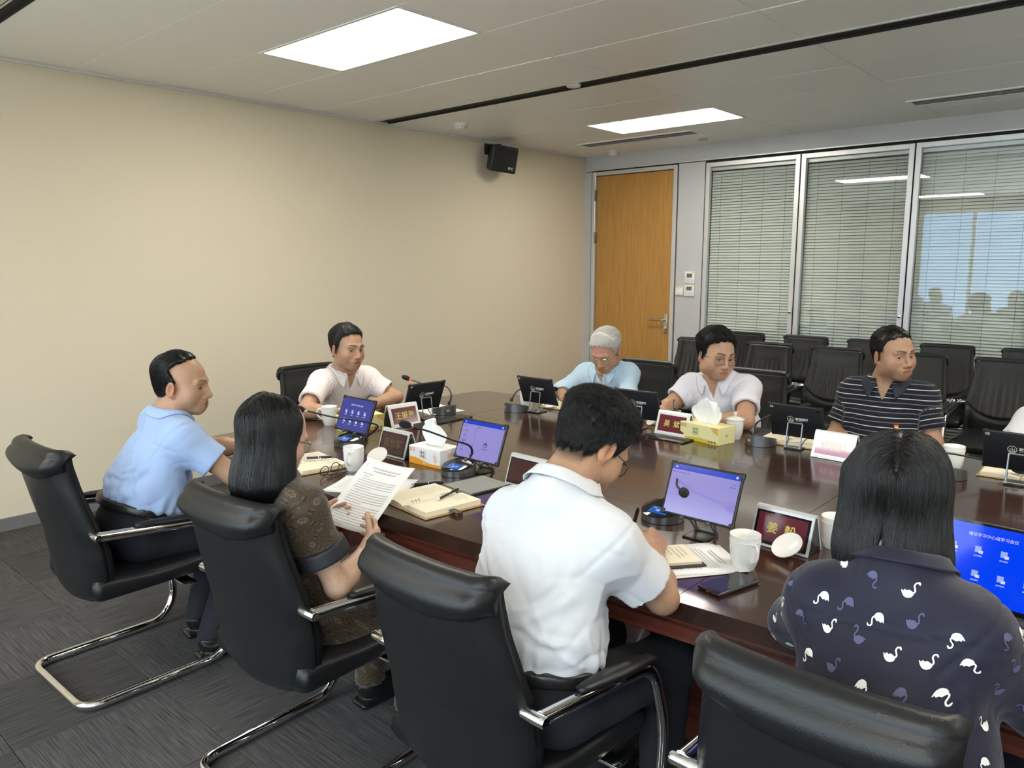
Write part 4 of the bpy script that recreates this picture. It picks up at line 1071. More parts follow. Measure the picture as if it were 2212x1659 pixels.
def smin(a, b, k):
    h = np.maximum(k - np.abs(a - b), 0) / k
    return np.minimum(a, b) - h * h * k * .25
def smax(a, b, k): return -smin(-a, -b, k)
def wav(P, seed, freq, axis=None, stretch=1.):
    """cheap folded noise in [-1,1]"""
    r = np.random.RandomState(seed); Q = P
    if axis is not None:
        a = nrm(axis); al = P @ a; Q = P - al[:, None] * a * (1 - 1. / stretch)
    out = 0.; w = 0.
    for o in range(3):
        d1, d2, d3 = [nrm(r.randn(3)) for _ in range(3)]; f = freq * (1.7 ** o)
        ph = r.rand(3) * 6.28
        q = Q @ d1 * f + ph[0] + 1.4 * np.sin(Q @ d2 * f * .63 + ph[1])
        v = np.sin(q + .9 * np.sin(Q @ d3 * f * .8 + ph[2])); am = .6 ** o
        out = out + am * v; w += am
    return out / w
def surface_nets(fn, lo, hi, h, cut=None):
    """sparse surface nets; returns vertices, quads"""
    lo = np.asarray(lo, float); hi = np.asarray(hi, float); B = 6
    nb = np.ceil((hi - lo) / (h * B)).astype(int); nb = np.maximum(nb, 1); n = nb * B + 1
    ax = [lo[i] + (np.arange(nb[i]) + .5) * B * h for i in range(3)]
    G = np.stack(np.meshgrid(*ax, indexing='ij'), -1).reshape(-1, 3).astype(f4)
    d = fn(G); keep = (np.abs(d) < B * h * 1.12).reshape(nb); sg = d.reshape(nb)
    F = np.repeat(np.repeat(np.repeat(sg, B, 0), B, 1), B, 2)
    F = np.pad(F, ((0, 1),) * 3, mode='edge').astype(f4)
    m = np.zeros(n, bool); kk = np.repeat(np.repeat(np.repeat(keep, B, 0), B, 1), B, 2); m[:-1, :-1, :-1] |= kk
    m[1:, :-1, :-1] |= kk; m[:-1, 1:, :-1] |= kk; m[:-1, :-1, 1:] |= kk; m[1:, 1:, :-1] |= kk; m[1:, :-1, 1:] |= kk; m[:-1, 1:, 1:] |= kk; m[1:, 1:, 1:] |= kk
    idx = np.argwhere(m); P = (lo + idx * h).astype(f4)
    F[m] = fn(P)
    S_ = F < 0
    c = [S_[i:n[0] - 1 + i, j:n[1] - 1 + j, k:n[2] - 1 + k] for i in (0, 1) for j in (0, 1) for k in (0, 1)]
    sm = np.zeros(c[0].shape, np.int8)
    for q in c: sm += q
    act = (sm > 0) & (sm < 8) & kk
    ci = np.argwhere(act)
    if len(ci) == 0: return np.zeros((0, 3)), np.zeros((0, 4), int)
    corner = [(i, j, k) for i in (0, 1) for j in (0, 1) for k in (0, 1)]
    val = np.stack([F[ci[:, 0] + a, ci[:, 1] + b, ci[:, 2] + c_] for a, b, c_ in corner], 1)
    acc = np.zeros((len(ci), 3)); cnt = np.zeros(len(ci))
    for a in range(8):
        for b in range(a + 1, 8):
            ca, cb = np.array(corner[a]), np.array(corner[b])
            if np.abs(ca - cb).sum() != 1: continue
            va, vb = val[:, a], val[:, b]; x = (va < 0) != (vb < 0)
            t = np.where(x, va / (va - vb + 1e-20), 0)
            acc += np.where(x[:, None], ca + t[:, None] * (cb - ca), 0); cnt += x
    V = lo + (ci + acc / cnt[:, None]) * h
    ids = -np.ones(act.shape, np.int64); ids[act] = np.arange(len(ci))
    quads = []
    for a in range(3):
        sl0 = [slice(None)] * 3; sl1 = [slice(None)] * 3; sl0[a] = slice(0, n[a] - 1); sl1[a] = slice(1, n[a])
        A, Bb = S_[tuple(sl0)], S_[tuple(sl1)]; e = np.argwhere(A != Bb)
        b, c_ = (a + 1) % 3, (a + 2) % 3
        ok = (e[:, b] > 0) & (e[:, c_] > 0) & (e[:, b] < n[b] - 1) & (e[:, c_] < n[c_] - 1); e = e[ok]
        def g(db, dc):
            q = e.copy(); q[:, b] -= db; q[:, c_] -= dc; return ids[q[:, 0], q[:, 1], q[:, 2]]
        Q = np.stack([g(1, 1), g(0, 1), g(0, 0), g(1, 0)], 1)
        fl = ~A[e[:, 0], e[:, 1], e[:, 2]]
        Q[fl] = Q[fl][:, ::-1]
        quads.append(Q[(Q >= 0).all(1)])
    return V, np.concatenate(quads)
def np_mesh(name, V, Q, m, parent=None, attrs=None, smooth=True):
    me = bpy.data.meshes.new(name); nq = len(Q)
    me.vertices.add(len(V)); me.vertices.foreach_set('co', np.asarray(V, f4).ravel())
    me.loops.add(nq * 4); me.loops.foreach_set('vertex_index', np.asarray(Q, np.int32).ravel())
    me.polygons.add(nq); me.polygons.foreach_set('loop_start', np.arange(0, nq * 4, 4, dtype=np.int32))
    me.update(calc_edges=True)
    if smooth: me.polygons.foreach_set('use_smooth', np.ones(nq, bool))
    me.materials.append(m)
    for k, a in (attrs or {}).items():
        if k == 'Col':
            at = me.color_attributes.new('Col', 'FLOAT_COLOR', 'POINT'); at.data.foreach_set('color', np.concatenate([a, np.ones((len(a), 1))], 1).astype(f4).ravel())
        else:
            at = me.attributes.new(k, 'FLOAT_VECTOR', 'POINT'); at.data.foreach_set('vector', np.asarray(a, f4).ravel())
    o = bpy.data.objects.new(name, me); COL.objects.link(o); o.parent = parent
    return o
def multi(fn, regions):
    """several grids of one implicit surface; coarse faces lying inside a finer box are dropped"""
    VV, QQ, off = [], [], 0
    for i, (lo, hi, h) in enumerate(regions):
        V, Q = surface_nets(fn, lo, hi, h)
        if len(Q) == 0: continue
        cen = V[Q].mean(1); drop = np.zeros(len(Q), bool)
        for j in range(i):
            l2, h2, hh = regions[j]; s = 1.2 * hh
            l2, h2 = np.asarray(l2), np.asarray(h2)
            drop |= ((cen > l2 + s) & (cen < h2 - s - hh)).all(1)
        # also drop the faces a finer grid leaves hanging at its border, none needed
        Q = Q[~drop]; u, inv = np.unique(Q, return_inverse=True)
        VV.append(V[u]); QQ.append(inv.reshape(-1, 4) + off); off += len(u)
    return np.concatenate(VV), np.concatenate(QQ)
# ---- cloth and skin materials
def attr_color(m, rough=.5, sub=True):
    t, p = nodes(m); a = N(t, 'ShaderNodeAttribute', attribute_name='Col')
    nz = N(t, 'ShaderNodeTexNoise'); nz.inputs['Scale'].default_value = 90; nz.inputs['Detail'].default_value = 4
    mx = N(t, 'ShaderNodeMix', data_type='RGBA', blend_type='MULTIPLY'); mx.inputs[0].default_value = .35
    cr = N(t, 'ShaderNodeValToRGB'); cr.color_ramp.elements[0].position = .3; cr.color_ramp.elements[0].color = (.72, .66, .62, 1); cr.color_ramp.elements[1].position = .6
    tc = N(t, 'ShaderNodeTexCoord'); t.links.new(tc.outputs['Object'], nz.inputs['Vector'])
    t.links.new(nz.outputs['Fac'], cr.inputs[0]); t.links.new(a.outputs['Color'], mx.inputs[6]); t.links.new(cr.outputs[0], mx.inputs[7]); t.links.new(mx.outputs[2], p.inputs['Base Color'])
    b = N(t, 'ShaderNodeBump'); b.inputs['Strength'].default_value = .15; b.inputs['Distance'].default_value = .001; t.links.new(nz.outputs['Fac'], b.inputs['Height']); t.links.new(b.outputs[0], p.inputs['Normal'])
M_skin = mat('skin', (.5, .3, .2), .46, spec=.35); attr_color(M_skin)
nodes(M_skin)[1].inputs['Subsurface Weight'].default_value = .12; nodes(M_skin)[1].inputs['Subsurface Radius'].default_value = (.012, .004, .002)
M_eye = mat('eye_white', (.62, .60, .56), .15); M_iris = mat('iris_dark', (.012, .008, .006), .08)
M_hair = {}
def hairmat(name, col, rough=.42):
    m = mat('hair_' + name, col, rough, spec=.45)
    return m

def frame3(right, up):
    x = nrm(right); z = np.asarray(up, float); z = nrm(z - x * float(np.dot(z, x))); y = np.cross(z, x); return np.stack([x, y, z], 1).astype(f4)
def euler_frame(yaw_deg, pitch_deg=0, roll_deg=0):
    """head frame whose +Y looks along yaw (deg from world +X), pitched down by pitch"""
    M = Matrix.Rotation(math.radians(yaw_deg - 90), 3, 'Z') @ Matrix.Rotation(math.radians(-pitch_deg), 3, 'X') @ Matrix.Rotation(math.radians(roll_deg), 3, 'Y')
    return np.array(M, dtype=f4)

# ---- head in its own space: x right, y forward, z up, origin between the ears, metres
def head_fn(o):
    fat = o.get('fat', 1.); jaw = o.get('jaw', 1.); fem = o.get('fem', 0)
    def fn(P):
        X = np.abs(P[:, 0]); Q = P.copy(); Q[:, 0] = X
        d = ell(P, (0, -.014, .048), (.0745, .094, .080))
        d = smin(d, ell(P, (0, .028, .010), (.0665 * fat, .068, .088)), .03)
        d = smin(d, ell(P, (0, .028, -.050), (.0600 * fat * jaw, .062, .058)), .035)        # jaw
        d = smin(d, ell(P, (0, .070, -.094), (.028 * jaw, .020, .019)), .035)               # chin
        d = smin(d, ell(Q, (.047 * fat, .052, -.030), (.024, .028, .032)), .03)              # cheek
        d = smin(d, ell(Q, (.050 * fat * jaw, -.002, -.062), (.016, .026, .026)), .035)      # jaw angle
        d = smin(d, cone(Q, (.010, .094, .026), (.046, .080, .024), .009, .008), .018)       # brow ridge
        d = smax(d, -ell(Q, (.034, .106, .002), (.022, .0175, .0135)), .016)                  # eye socket
        d = smin(d, cone(P, (0, .094, .014), (0, .1125, -.030), .0075, .0100), .014)         # nose bridge
        d = smin(d, ell(P, (0, .112, -.034), (.0115, .0105, .0095)), .008)
        d = smin(d, ell(Q, (.0135, .1015, -.037), (.0082, .0105, .0080)), .007)              # alae
        d = smax(d, -ell(Q, (.0065, .108, -.0455), (.0038, .0055, .004)), .003)
        d = smin(d, ell(P, (0, .088, -.066), (.030, .014, .022)), .022)                      # muzzle
        d = smin(d, cone(P, (-.016, .0955, -.0620), (.016, .0955, -.0620), .0050, .0050), .007)
        d = smin(d, cone(P, (-.014, .0955, -.0715), (.014, .0955, -.0715), .0058, .0058), .007)
        d = smax(d, -rbox(P, (0, .1035, -.0665), (.0235, .0045, .0008), .0006), .004)
        # eyelids over the ball, with a slit
        lid = ell(Q, (.0325, .0765, .001), (.0150, .0148, .0130))
        d = smin(d, lid, .005)
        sl = o.get('eye', 1.)
        d = smax(d, -ell(Q, (.0325, .093, -.0002), (.0138, .012, .0042 * sl)), .0015)
        # ears
        Re = np.array(Matrix.Rotation(math.radians(-22), 3, 'Z') @ Matrix.Rotation(math.radians(-10), 3, 'X'), dtype=f4)
        ear = ell(Q, (.0800, -.014, -.006), (.0080, .0200, .0335), Re)
        ear = smin(ear, ell(Q, (.0745, -.004, -.033), (.006, .0095, .010)), .008)
        ear = smax(ear, -ell(Q, (.0890, -.007, -.003), (.0062, .0115, .0215), Re), .004)
        d = smin(d, ear, .006)
        return d
    return fn
def head_color(P, base, o):
    X = np.abs(P[:, 0]); Q = P.copy(); Q[:, 0] = X
    base = np.asarray(base, float); C_ = np.tile(base, (len(P), 1))
    def blend(w, col):
        nonlocal C_
        w = np.clip(w, 0, 1)[:, None]; C_ = C_ * (1 - w) + np.asarray(col) * w
    red = base * np.array([1.05, .80, .76])
    blend(.6 * np.exp(-(((Q - np.array([.045, .075, -.035])) / .02) ** 2).sum(1)), red)
    blend(.8 * np.exp(-(((P - np.array([0, .115, -.036])) / .012) ** 2).sum(1)), red)
    ear = (X > .072) & (np.abs(P[:, 1] + .012) < .03) & (np.abs(P[:, 2] + .005) < .045)
    blend(.7 * ear, red)
    lip = np.clip(1.3 - ((P[:, 0] / .0235) ** 2 + ((P[:, 2] + .0668) / .0095) ** 2), 0, 1) * (P[:, 1] > .085) * 2.5
    blend(lip, o.get('lip', base * np.array([.80, .58, .54])))
    ml = np.exp(-((P[:, 2] + .0665 - .0006 * np.cos(P[:, 0] * 180)) / .0013) ** 2) * (X < .0235) * (P[:, 1] > .08)
    blend(ml * .85, base * .25)
    # brows
    bx = (X - .012) / .036; zc = .0265 + .006 * np.sin(np.clip(bx, 0, 1) * 2.2) + o.get('browz', 0)
    br = (bx > 0) & (bx < 1.05) & (P[:, 1] > .06)
    w = np.exp(-((P[:, 2] - zc) / (.0056 - .0024 * np.clip(bx, 0, 1))) ** 2) * br
    blend(w * o.get('brow', 1.), o.get('browcol', (.02, .016, .013)))
    # lash line and lid crease
    ew = (np.abs(X - .0325) < .0165) & (P[:, 1] > .07)
    blend(.85 * np.exp(-((P[:, 2] - (.0050 - ((X - .0325) / .0165) ** 2 * .004)) / .0013) ** 2) * ew, (.02, .014, .012))
    blend(.35 * np.exp(-((P[:, 2] + .0105 - ((X - .0325) / .02) ** 2 * .004) / .003) ** 2) * ew, base * .6)
    # nasolabial fold
    t_ = np.clip((-.036 - P[:, 2]) / .035, 0, 1); fx = .020 + .014 * t_
    blend(.30 * o.get('age', .6) * np.exp(-((X - fx) / .0028) ** 2) * (P[:, 2] < -.034) * (P[:, 2] > -.074) * (P[:, 1] > .06), base * .5)
    # forehead lines
    for z in (.045, .054, .063): blend(.18 * o.get('age', .6) * np.exp(-((P[:, 2] - z - .002 * np.cos(P[:, 0] * 90)) / .0012) ** 2) * (X < .04) * (P[:, 1] > .05), base * .55)
    if o.get('beard', .25): blend(o.get('beard', .25) * ((P[:, 2] < -.05) & (P[:, 1] > 0)) * np.clip((-.045 - P[:, 2]) / .02, 0, 1) * (lip < .1), base * np.array([.62, .60, .60]))
    if 'flush' in o: blend(.65 * np.exp(-(((P - np.array([0, .075, .065])) / np.array([.06, .04, .028])) ** 2).sum(1)), o['flush'])
    # stubble colour on the scalp where hair is cropped
    if 'crop' in o:
        m_ = hair_mask(P, dict(o, bk=-.022 if o.get('bk') else 0.)); blend(o['crop'] * np.clip((.006 - m_) / .020, 0, 1) * (~ear), o.get('cropcol', (.03, .025, .022)))
    return np.clip(C_, 0, 1)
def hair_mask(P, o):
    """negative where hair grows; head space"""
    X = np.abs(P[:, 0]); y, z = P[:, 1], P[:, 2]
    fl = o.get('hairline', .072)      # y of the front hairline at the top
    xs = np.array([-.12, -.085, -.045, -.022, .006, .020, .034, .050, .064, .085, .13])
    rec = o.get('recede', 0.)
    zs = np.array([-.062, -.060, -.050, -.020, .028, .012, .018, .052 + rec, .076 + rec, .094 + rec, .15])
    zs = zs + o.get('hz', 0.) + o.get('bk', 0.) * np.array([1, 1, .9, .5, 0, 0, 0, 0, 0, 0, 0])
    yy = y + (.072 - fl) * np.clip((z - .02) / .05, 0, 1) + (X / .07) ** 2 * .010 * o.get('temple', 1.)
    return (np.interp(yy, xs, zs) - z) * .75
def hair_fn(o):
    th = o.get('thick', .012); st = o.get('style', 'short'); hd = head_fn(o)
    def fn(P):
        top = np.clip((P[:, 2] + .02) / .10, 0, 1)
        t_ = .0035 + (th - .0035) * top
        d = ell(P, (0, -.015, .049), (.0755, .0955, .0815)) - t_
        d = smin(d, ell(P, (0, -.020, -.005), (.066, .082, .065)) - t_ * .5, .02)
        if 'quiff' in o: d = smin(d, ell(P, (o.get('qx', 0), .052, .108), (.052, .034, o['quiff'])), .02)
        d = d - .0026 * o.get('messy', 1.) * top * wav(P, o.get('seed', 1), 95, axis=o.get('comb', (.3, 1, .2)), stretch=5.) - .0022 * o.get('messy', 1.) * top * wav(P, o.get('seed', 1) + 3, 42)
        m_n = .004 * np.sin(P[:, 0] * 210 + 40 * P[:, 1]) + .003 * np.sin(P[:, 0] * 520 + 1)
        m = hair_mask(P, o) + m_n * o.get('edge', 1.)
        if st == 'comb': m = np.maximum(m, 0) + m
        return smax(d, m, .008)
    return fn
def strands(name, fn, V, Nn, m, parent, n=3000, seg=7, L=.05, flow=None, lift=.001, rad=.00045, seed=1, xf=None, mask=None, clump=.0, droop=0., up=0.):
    """hair strands grown over an implicit surface (head space), following flow(P)->direction"""
    r = np.random.RandomState(seed); ix = r.randint(0, len(V), n)
    P = V[ix].astype(f4) + r.randn(n, 3).astype(f4) * .0012; pts = [P]
    step = (L * (.6 + .6 * r.rand(n)) / seg)[:, None].astype(f4)
    jit = r.randn(n, 3).astype(f4) * clump
    h = .002; tgt = lift * (.2 + r.rand(n)).astype(f4)
    for k in range(seg):
        D = flow(P) + jit
        g = np.stack([fn(P + np.eye(3, dtype=f4)[i] * h) - fn(P - np.eye(3, dtype=f4)[i] * h) for i in range(3)], 1)
        g = g / (np.linalg.norm(g, axis=1, keepdims=True) + 1e-6)
        D = D - g * (D * g).sum(1, keepdims=True) * .9; D = D / (np.linalg.norm(D, axis=1, keepdims=True) + 1e-6)
        P = P + D * step
        d = fn(P); free = droop * k / seg
        P = P + g * ((tgt + up * (k / seg) ** 2 - d) * (1 - free))[:, None] * .8
        pts.append(P.copy())
    A = np.stack(pts, 1)
    if xf is not None: A = xf(A.reshape(-1, 3)).reshape(n, seg + 1, 3)
    cu = bpy.data.hair_curves.new(name); cu.add_curves([seg + 1] * n)
    cu.attributes['position'].data.foreach_set('vector', A.astype(f4).ravel()) if 'position' in cu.attributes else cu.position_data.foreach_set('vector', A.astype(f4).ravel())
    ra = cu.attributes.get('radius') or cu.attributes.new('radius', 'FLOAT', 'POINT')
    w = np.tile(rad * (1 - .75 * (np.arange(seg + 1) / seg) ** 1.5), n)
    ra.data.foreach_set('value', w.astype(f4))
    cu.materials.append(m)
    o = bpy.data.objects.new(name, cu); COL.objects.link(o); o.parent = parent; o['kind'] = 'stuff'
    return o
# ================================================================ people
UP = v3(0, 0, 1)
def V_(*a): return np.array(a, dtype=float)
def hand_parts(wr, d, n, side, curl, thumb, s=1., spread=0.):
    """list of (kind, a, b, ra, rb): palm and five fingers. d = pointing way, n = way the palm faces"""
    d = np.asarray(nrm(d), float); n = np.asarray(n, float); n = np.asarray(nrm(n - d * np.dot(n, d)), float)
    x = np.cross(d, n) * (1 if side == 'R' else -1)
    wr = np.asarray(wr, float); out = []
    for q, (o_, w_) in enumerate(((.026, .0135), (.009, .0145), (-.009, .014), (-.026, .0125))):
        out.append((wr + x * o_ * .55 * s - d * .004, wr + d * .084 * s + x * o_ * s, .0165 * s, w_ * s))
    out.append((wr + d * .02 * s + x * .016 * s + n * .006, wr + d * .052 * s + x * .030 * s + n * .006, .017 * s, .012 * s))
    Ls = ((.044, .026, .020), (.048, .030, .021), (.045, .028, .021), (.036, .021, .018)); base = (.028, .0095, -.010, -.028); rr_ = (.0088, .0092, .0088, .0078)
    ends = []
    for i in range(4):
        p = wr + d * (.088 - .006 * abs(i - 1)) * s + x * base[i] * s; a = 0.
        c = curl[i] if hasattr(curl, '__len__') else curl
        dd = d + x * spread * (1.2 - .8 * i)
        dd = dd / np.linalg.norm(dd)
        for k in range(3):
            a += math.radians(c) * (1.0 if k == 0 else 1.15 if k == 1 else .6)
            v = dd * math.cos(a) + n * math.sin(a); q = p + v * Ls[i][k] * s
            out.append((p, q, rr_[i] * s * (1 - .08 * k), rr_[i] * s * (1 - .08 * (k + 1)))); p = q
        ends.append(p)
    p = wr + d * .030 * s + x * .026 * s + n * .004
    for k, L in enumerate((.042, .032, .026)):
        v = x * thumb[0] * (1 - .3 * k) + d * (thumb[1] + .25 * k) + n * (thumb[2] + .12 * k); v = v / np.linalg.norm(v)
        q = p + v * L * s; out.append((p, q, (.0125, .0108, .0098)[k] * s, (.0108, .0098, .0085)[k] * s)); p = q
    ends.append(p)
    return out, ends
def basis(p):
    R1 = frame3(p['rp'], p['chest'] - p['pelvis']); R2 = frame3(p['shR'] - p['shL'], p['neck'] - p['chest'])
    return R1, R2
def torso(P, p, inf=0., k=.07):
    R1, R2 = p['R1'], p['R2']; b = p.get('bulk', 1.); mid = (p['pelvis'] + p['chest']) / 2
    fw = R1[:, 1].astype(float); bel = p.get('belly', .01)
    d = ell(P, p['pelvis'], (.168 * b + inf, .118 * b + inf, .125 + inf), R1)
    d = smin(d, ell(P, mid + fw * bel, (.146 * b + inf, .104 * b + bel * .6 + inf, .155 + inf), R1), k)
    ch = p['chest'] + R2[:, 1].astype(float) * .008
    d = smin(d, ell(P, ch, (.158 * b + inf, .110 * b + inf, .160 + inf), R2), k)
    up = R2[:, 2].astype(float)
    if p.get('bust'):
        for s in (-1, 1): d = smin(d, ell(P, ch + R2[:, 0] * s * .07 + R2[:, 1] * .075 + up * .01, (.06 + inf, .05 + inf, .06 + inf), R2), .05)
    d = smin(d, cone(P, p['shR'] - up * .01, p['shL'] - up * .01, .056 * b + inf, .056 * b + inf), .07)
    nb = p['neck'] - up * .015
    for s in ('shR', 'shL'): d = smin(d, cone(P, nb - up * .005, p[s] + up * .012, .050 * b + inf * .9, .044 * b + inf * .9), .05)
    return d
def arm_pts(p, s): return p['sh' + s], p['el' + s], p['wr' + s]
def arm(P, p, s, inf=0.):
    a, e, w = arm_pts(p, s); g = p.get('armr', 1.)
    d = cone(P, a, e, .052 * g + inf, .0395 * g + inf)
    m = e + (w - e) * .30
    d = smin(d, cone(P, e, m, .0400 * g + inf, .0415 * g + inf), .02)
    d = smin(d, cone(P, m, w, .0410 * g + inf, .0255 * g + inf), .02)
    return d
def leg(P, p, s, inf=0.):
    sg = 1 if s == 'R' else -1
    h = p['pelvis'] + p['rp'] * sg * .085 - UP * .03; kn = p['kn' + s]; an = p['an' + s]
    d = cone(P, h, kn, .088 + inf, .062 + inf); return smin(d, cone(P, kn, an, .060 + inf, .040 + inf), .03)
def near(P, c, r): return ((P - np.asarray(c, f4)) ** 2).sum(1) < r * r
def put(d, m, v, k, op=smin):
    d = d.copy(); d[m] = op(d[m], v, k) if m.any() else d[m]; return d
def make_person(p):
    root = empty('person', (p['pelvis'][0], p['pelvis'][1], 0), 0, p['label'], 'person')
    root.location = (0, 0, 0)
    for k_ in ('pelvis', 'chest', 'neck', 'head', 'shR', 'shL', 'elR', 'elL', 'wrR', 'wrL'): p[k_] = np.asarray(p[k_], float)
    p['rp'] = np.asarray(nrm(p['rp']), float); p['R1'], p['R2'] = basis(p)
    fwd = np.cross(np.array([0, 0, 1.]), p['rp'])
    for s in 'RL':
        sg = 1 if s == 'R' else -1
        p.setdefault('kn' + s, p['pelvis'] + fwd * .41 + p['rp'] * sg * .12 + V_(0, 0, .50 - p['pelvis'][2] + .01)); p['kn' + s] = np.asarray(p['kn' + s], float)
        p.setdefault('an' + s, p['kn' + s] - fwd * .03 - V_(0, 0, p['kn' + s][2] - .10)); p['an' + s] = np.asarray(p['an' + s], float)
    HF = euler_frame(*p['look']); hc = p['head']; hs = p.get('hs', 1.); o = p['face']; hfn = head_fn(o)
    tl = lambda P: ((P - hc.astype(f4)) @ HF) / hs
    tw = lambda Q: (Q * hs) @ HF.T.astype(float) + hc
    up2 = p['R2'][:, 2].astype(float)
    hands = {}
    for s in 'RL':
        h = p.get('hand' + s)
        if h: hands[s] = hand_parts(p['wr' + s], h['d'], h['n'], s, h.get('curl', 25), h.get('thumb', (.8, .6, .3)), h.get('s', 1.), h.get('spread', .05))
    nk0 = p['neck'] - up2 * .03; nk1 = tw(np.array([[0, -.022, -.040]]))[0]
    nk2 = tw(np.array([[0, .020, -.055]]))[0]
    nr = .056 * p.get('neckr', 1.)
    def stub(P, inf): return cone(P, nk0, nk0 + (nk1 - nk0) * .45, nr * 1.08 + inf, nr + inf)
    def body(P):
        d = torso(P, p)
        for s in 'RL':
            d = smin(d, arm(P, p, s), .045)
            d = smin(d, leg(P, p, s), .05)
        d = smin(d, cone(P, nk0, nk1, nr * 1.08, nr), .045)
        d = smin(d, cone(P, nk0 + (nk1 - nk0) * .5, nk2, nr * .9, .040), .03)
        m = near(P, hc, .21)
        if m.any(): d = put(d, m, hfn(tl(P[m])) * hs, .018)
        far_ = ~m
        for s, (prt, en) in hands.items():
            c = p['wr' + s] + nrm(p['hand' + s]['d']) * .08; m = near(P, c, .17)
            if m.any():
                Q = P[m]; hd = None
                for i, (a, b, ra, rb) in enumerate(prt):
                    q = cone(Q, a, b, ra, rb); hd = q if hd is None else smin(hd, q, .014 if i < 5 else .005)
                d = put(d, m, hd, .012)
        return d
    regs = [(hc - .155, hc + .155, p.get('hres', .0028))]
    for s, (prt, en) in hands.items():
        A = np.array([a for a, b, _, _ in prt] + [b for a, b, _, _ in prt]); regs.append((A.min(0) - .025, A.max(0) + .025, p.get('handres', .0034)))
    allp = np.array([p['pelvis'], p['chest'], p['neck'], p['head'], p['shR'], p['shL'], p['elR'], p['elL'], p['wrR'], p['wrL'], p['knR'], p['knL'], p['anR'], p['anL']])
    regs.append((allp.min(0) - .20, allp.max(0) + .16, .0105))
    # exposed forearms get a middling grid
    V, Q = multi(body, regs)
    base = np.array(p['skin']); C_ = np.tile(base, (len(V), 1))
    L = ((V - hc) @ HF) / hs; m = (np.linalg.norm(L, axis=1) < .17) & (L[:, 2] > -.125)
    C_[m] = head_color(L[m], base, o)
    for s, (prt, en) in hands.items():
        for e in en:
            w = np.exp(-(((V - e) / .012) ** 2).sum(1))[:, None] * .5; C_ = C_ * (1 - w) + base * np.array([1.08, .86, .82]) * w
    bo = np_mesh('body', V, Q, M_skin, root, {'Col': C_})
    # eyes
    for s in (-1, 1):
        bm = bmesh.new(); bmesh.ops.create_uvsphere(bm, u_segments=20, v_segments=14, radius=.0122)
        e = bm_obj('eye', bm, M_eye, bo, True)
        gz = p.get('gaze', (0, 0)); c = np.array([s * .0325, .0765, .0005])
        gd = nrm((math.sin(math.radians(gz[0])), math.cos(math.radians(gz[0])), math.sin(math.radians(gz[1])))).astype(float)
        e.matrix_world = Matrix.Translation(tw(c[None])[0]) @ Matrix.Scale(hs, 4)
        bm = bmesh.new(); bmesh.ops.create_uvsphere(bm, u_segments=16, v_segments=8, radius=.0054)
        bmesh.ops.scale(bm, vec=(1, 1, .25), verts=bm.verts)
        e2 = bm_obj('iris', bm, M_iris, bo, True)
        q = Vector(HF.astype(float) @ gd).to_track_quat('Z', 'Y').to_matrix().to_4x4()
        e2.matrix_world = Matrix.Translation(tw((c + gd * .0118)[None])[0]) @ q
    # hair
    hm = p['hairmat']; yaw_only = None
    if p.get('long'): long_hair(p, root, hm)
    elif p.get('hair', True):
        hf = hair_fn(o)
        hv, hq = surface_nets(hf, (-.125, -.145, -.10), (.125, .125, .17), .0036)
        ho = np_mesh('hair', tw(hv), hq, hm, root)
        fl = o.get('flow', lambda P: np.stack([P[:, 0] * 2.0, .35 + P[:, 1] * 0, -.2 - .0 * P[:, 2]], 1))
        strands('hair_strands', hf, hv, None, hm, ho, n=o.get('n', 5000), seg=6, L=o.get('L', .04), flow=fl, lift=o.get('lift', .003), rad=.00042, seed=3, xf=tw, clump=o.get('clump', .12), up=o.get('up', 0.))
    # ---- shirt
    sl = p.get('sleeve', .62); inf = p.get('loose', .012); wa = p.get('wr_amp', .004)
    belt = p['pelvis'] + p['R1'][:, 2].astype(float) * p.get('belt', .085); bz = p['R1'][:, 2].astype(float)
    cut = {}
    for s in 'RL':
        a, e, w = arm_pts(p, s)
        if sl <= 1: c0 = a + (e - a) * sl; ax = nrm(e - a)
        else: c0 = e + (w - e) * (sl - 1); ax = nrm(w - e)
        cut[s] = (c0, ax)
    nku = nrm(nk1 - nk0).astype(float); fw2 = p['R2'][:, 1].astype(float)
    rf = random.Random(p.get('seed', 1)); folds = []; fa = p.get('fold', 1.)
    for sd_ in (-1, 1):
        for s_ in (-1, 1):
            for k in range(4):      # from the armpit towards the spine and the waist
                a_ = rf.uniform(-2.55, -1.55); L_ = rf.uniform(.10, .20); x0, z0 = s_ * rf.uniform(.125, .155), rf.uniform(-.02, .07)
                folds.append((x0, z0, x0 + s_ * math.cos(a_ if s_ > 0 else a_) * L_, z0 + math.sin(a_) * L_, fa * rf.uniform(.0035, .0065), rf.uniform(.007, .012), sd_))
        for k in range(6):          # sagging cross folds low on the back or belly
            x0 = rf.uniform(-.15, .06); z0 = rf.uniform(-.20, -.05); L_ = rf.uniform(.08, .17); a_ = rf.uniform(-.5, .5)
            folds.append((x0, z0, x0 + L_ * math.cos(a_), z0 + L_ * math.sin(a_), fa * rf.uniform(.004, .0075), rf.uniform(.007, .012), sd_))
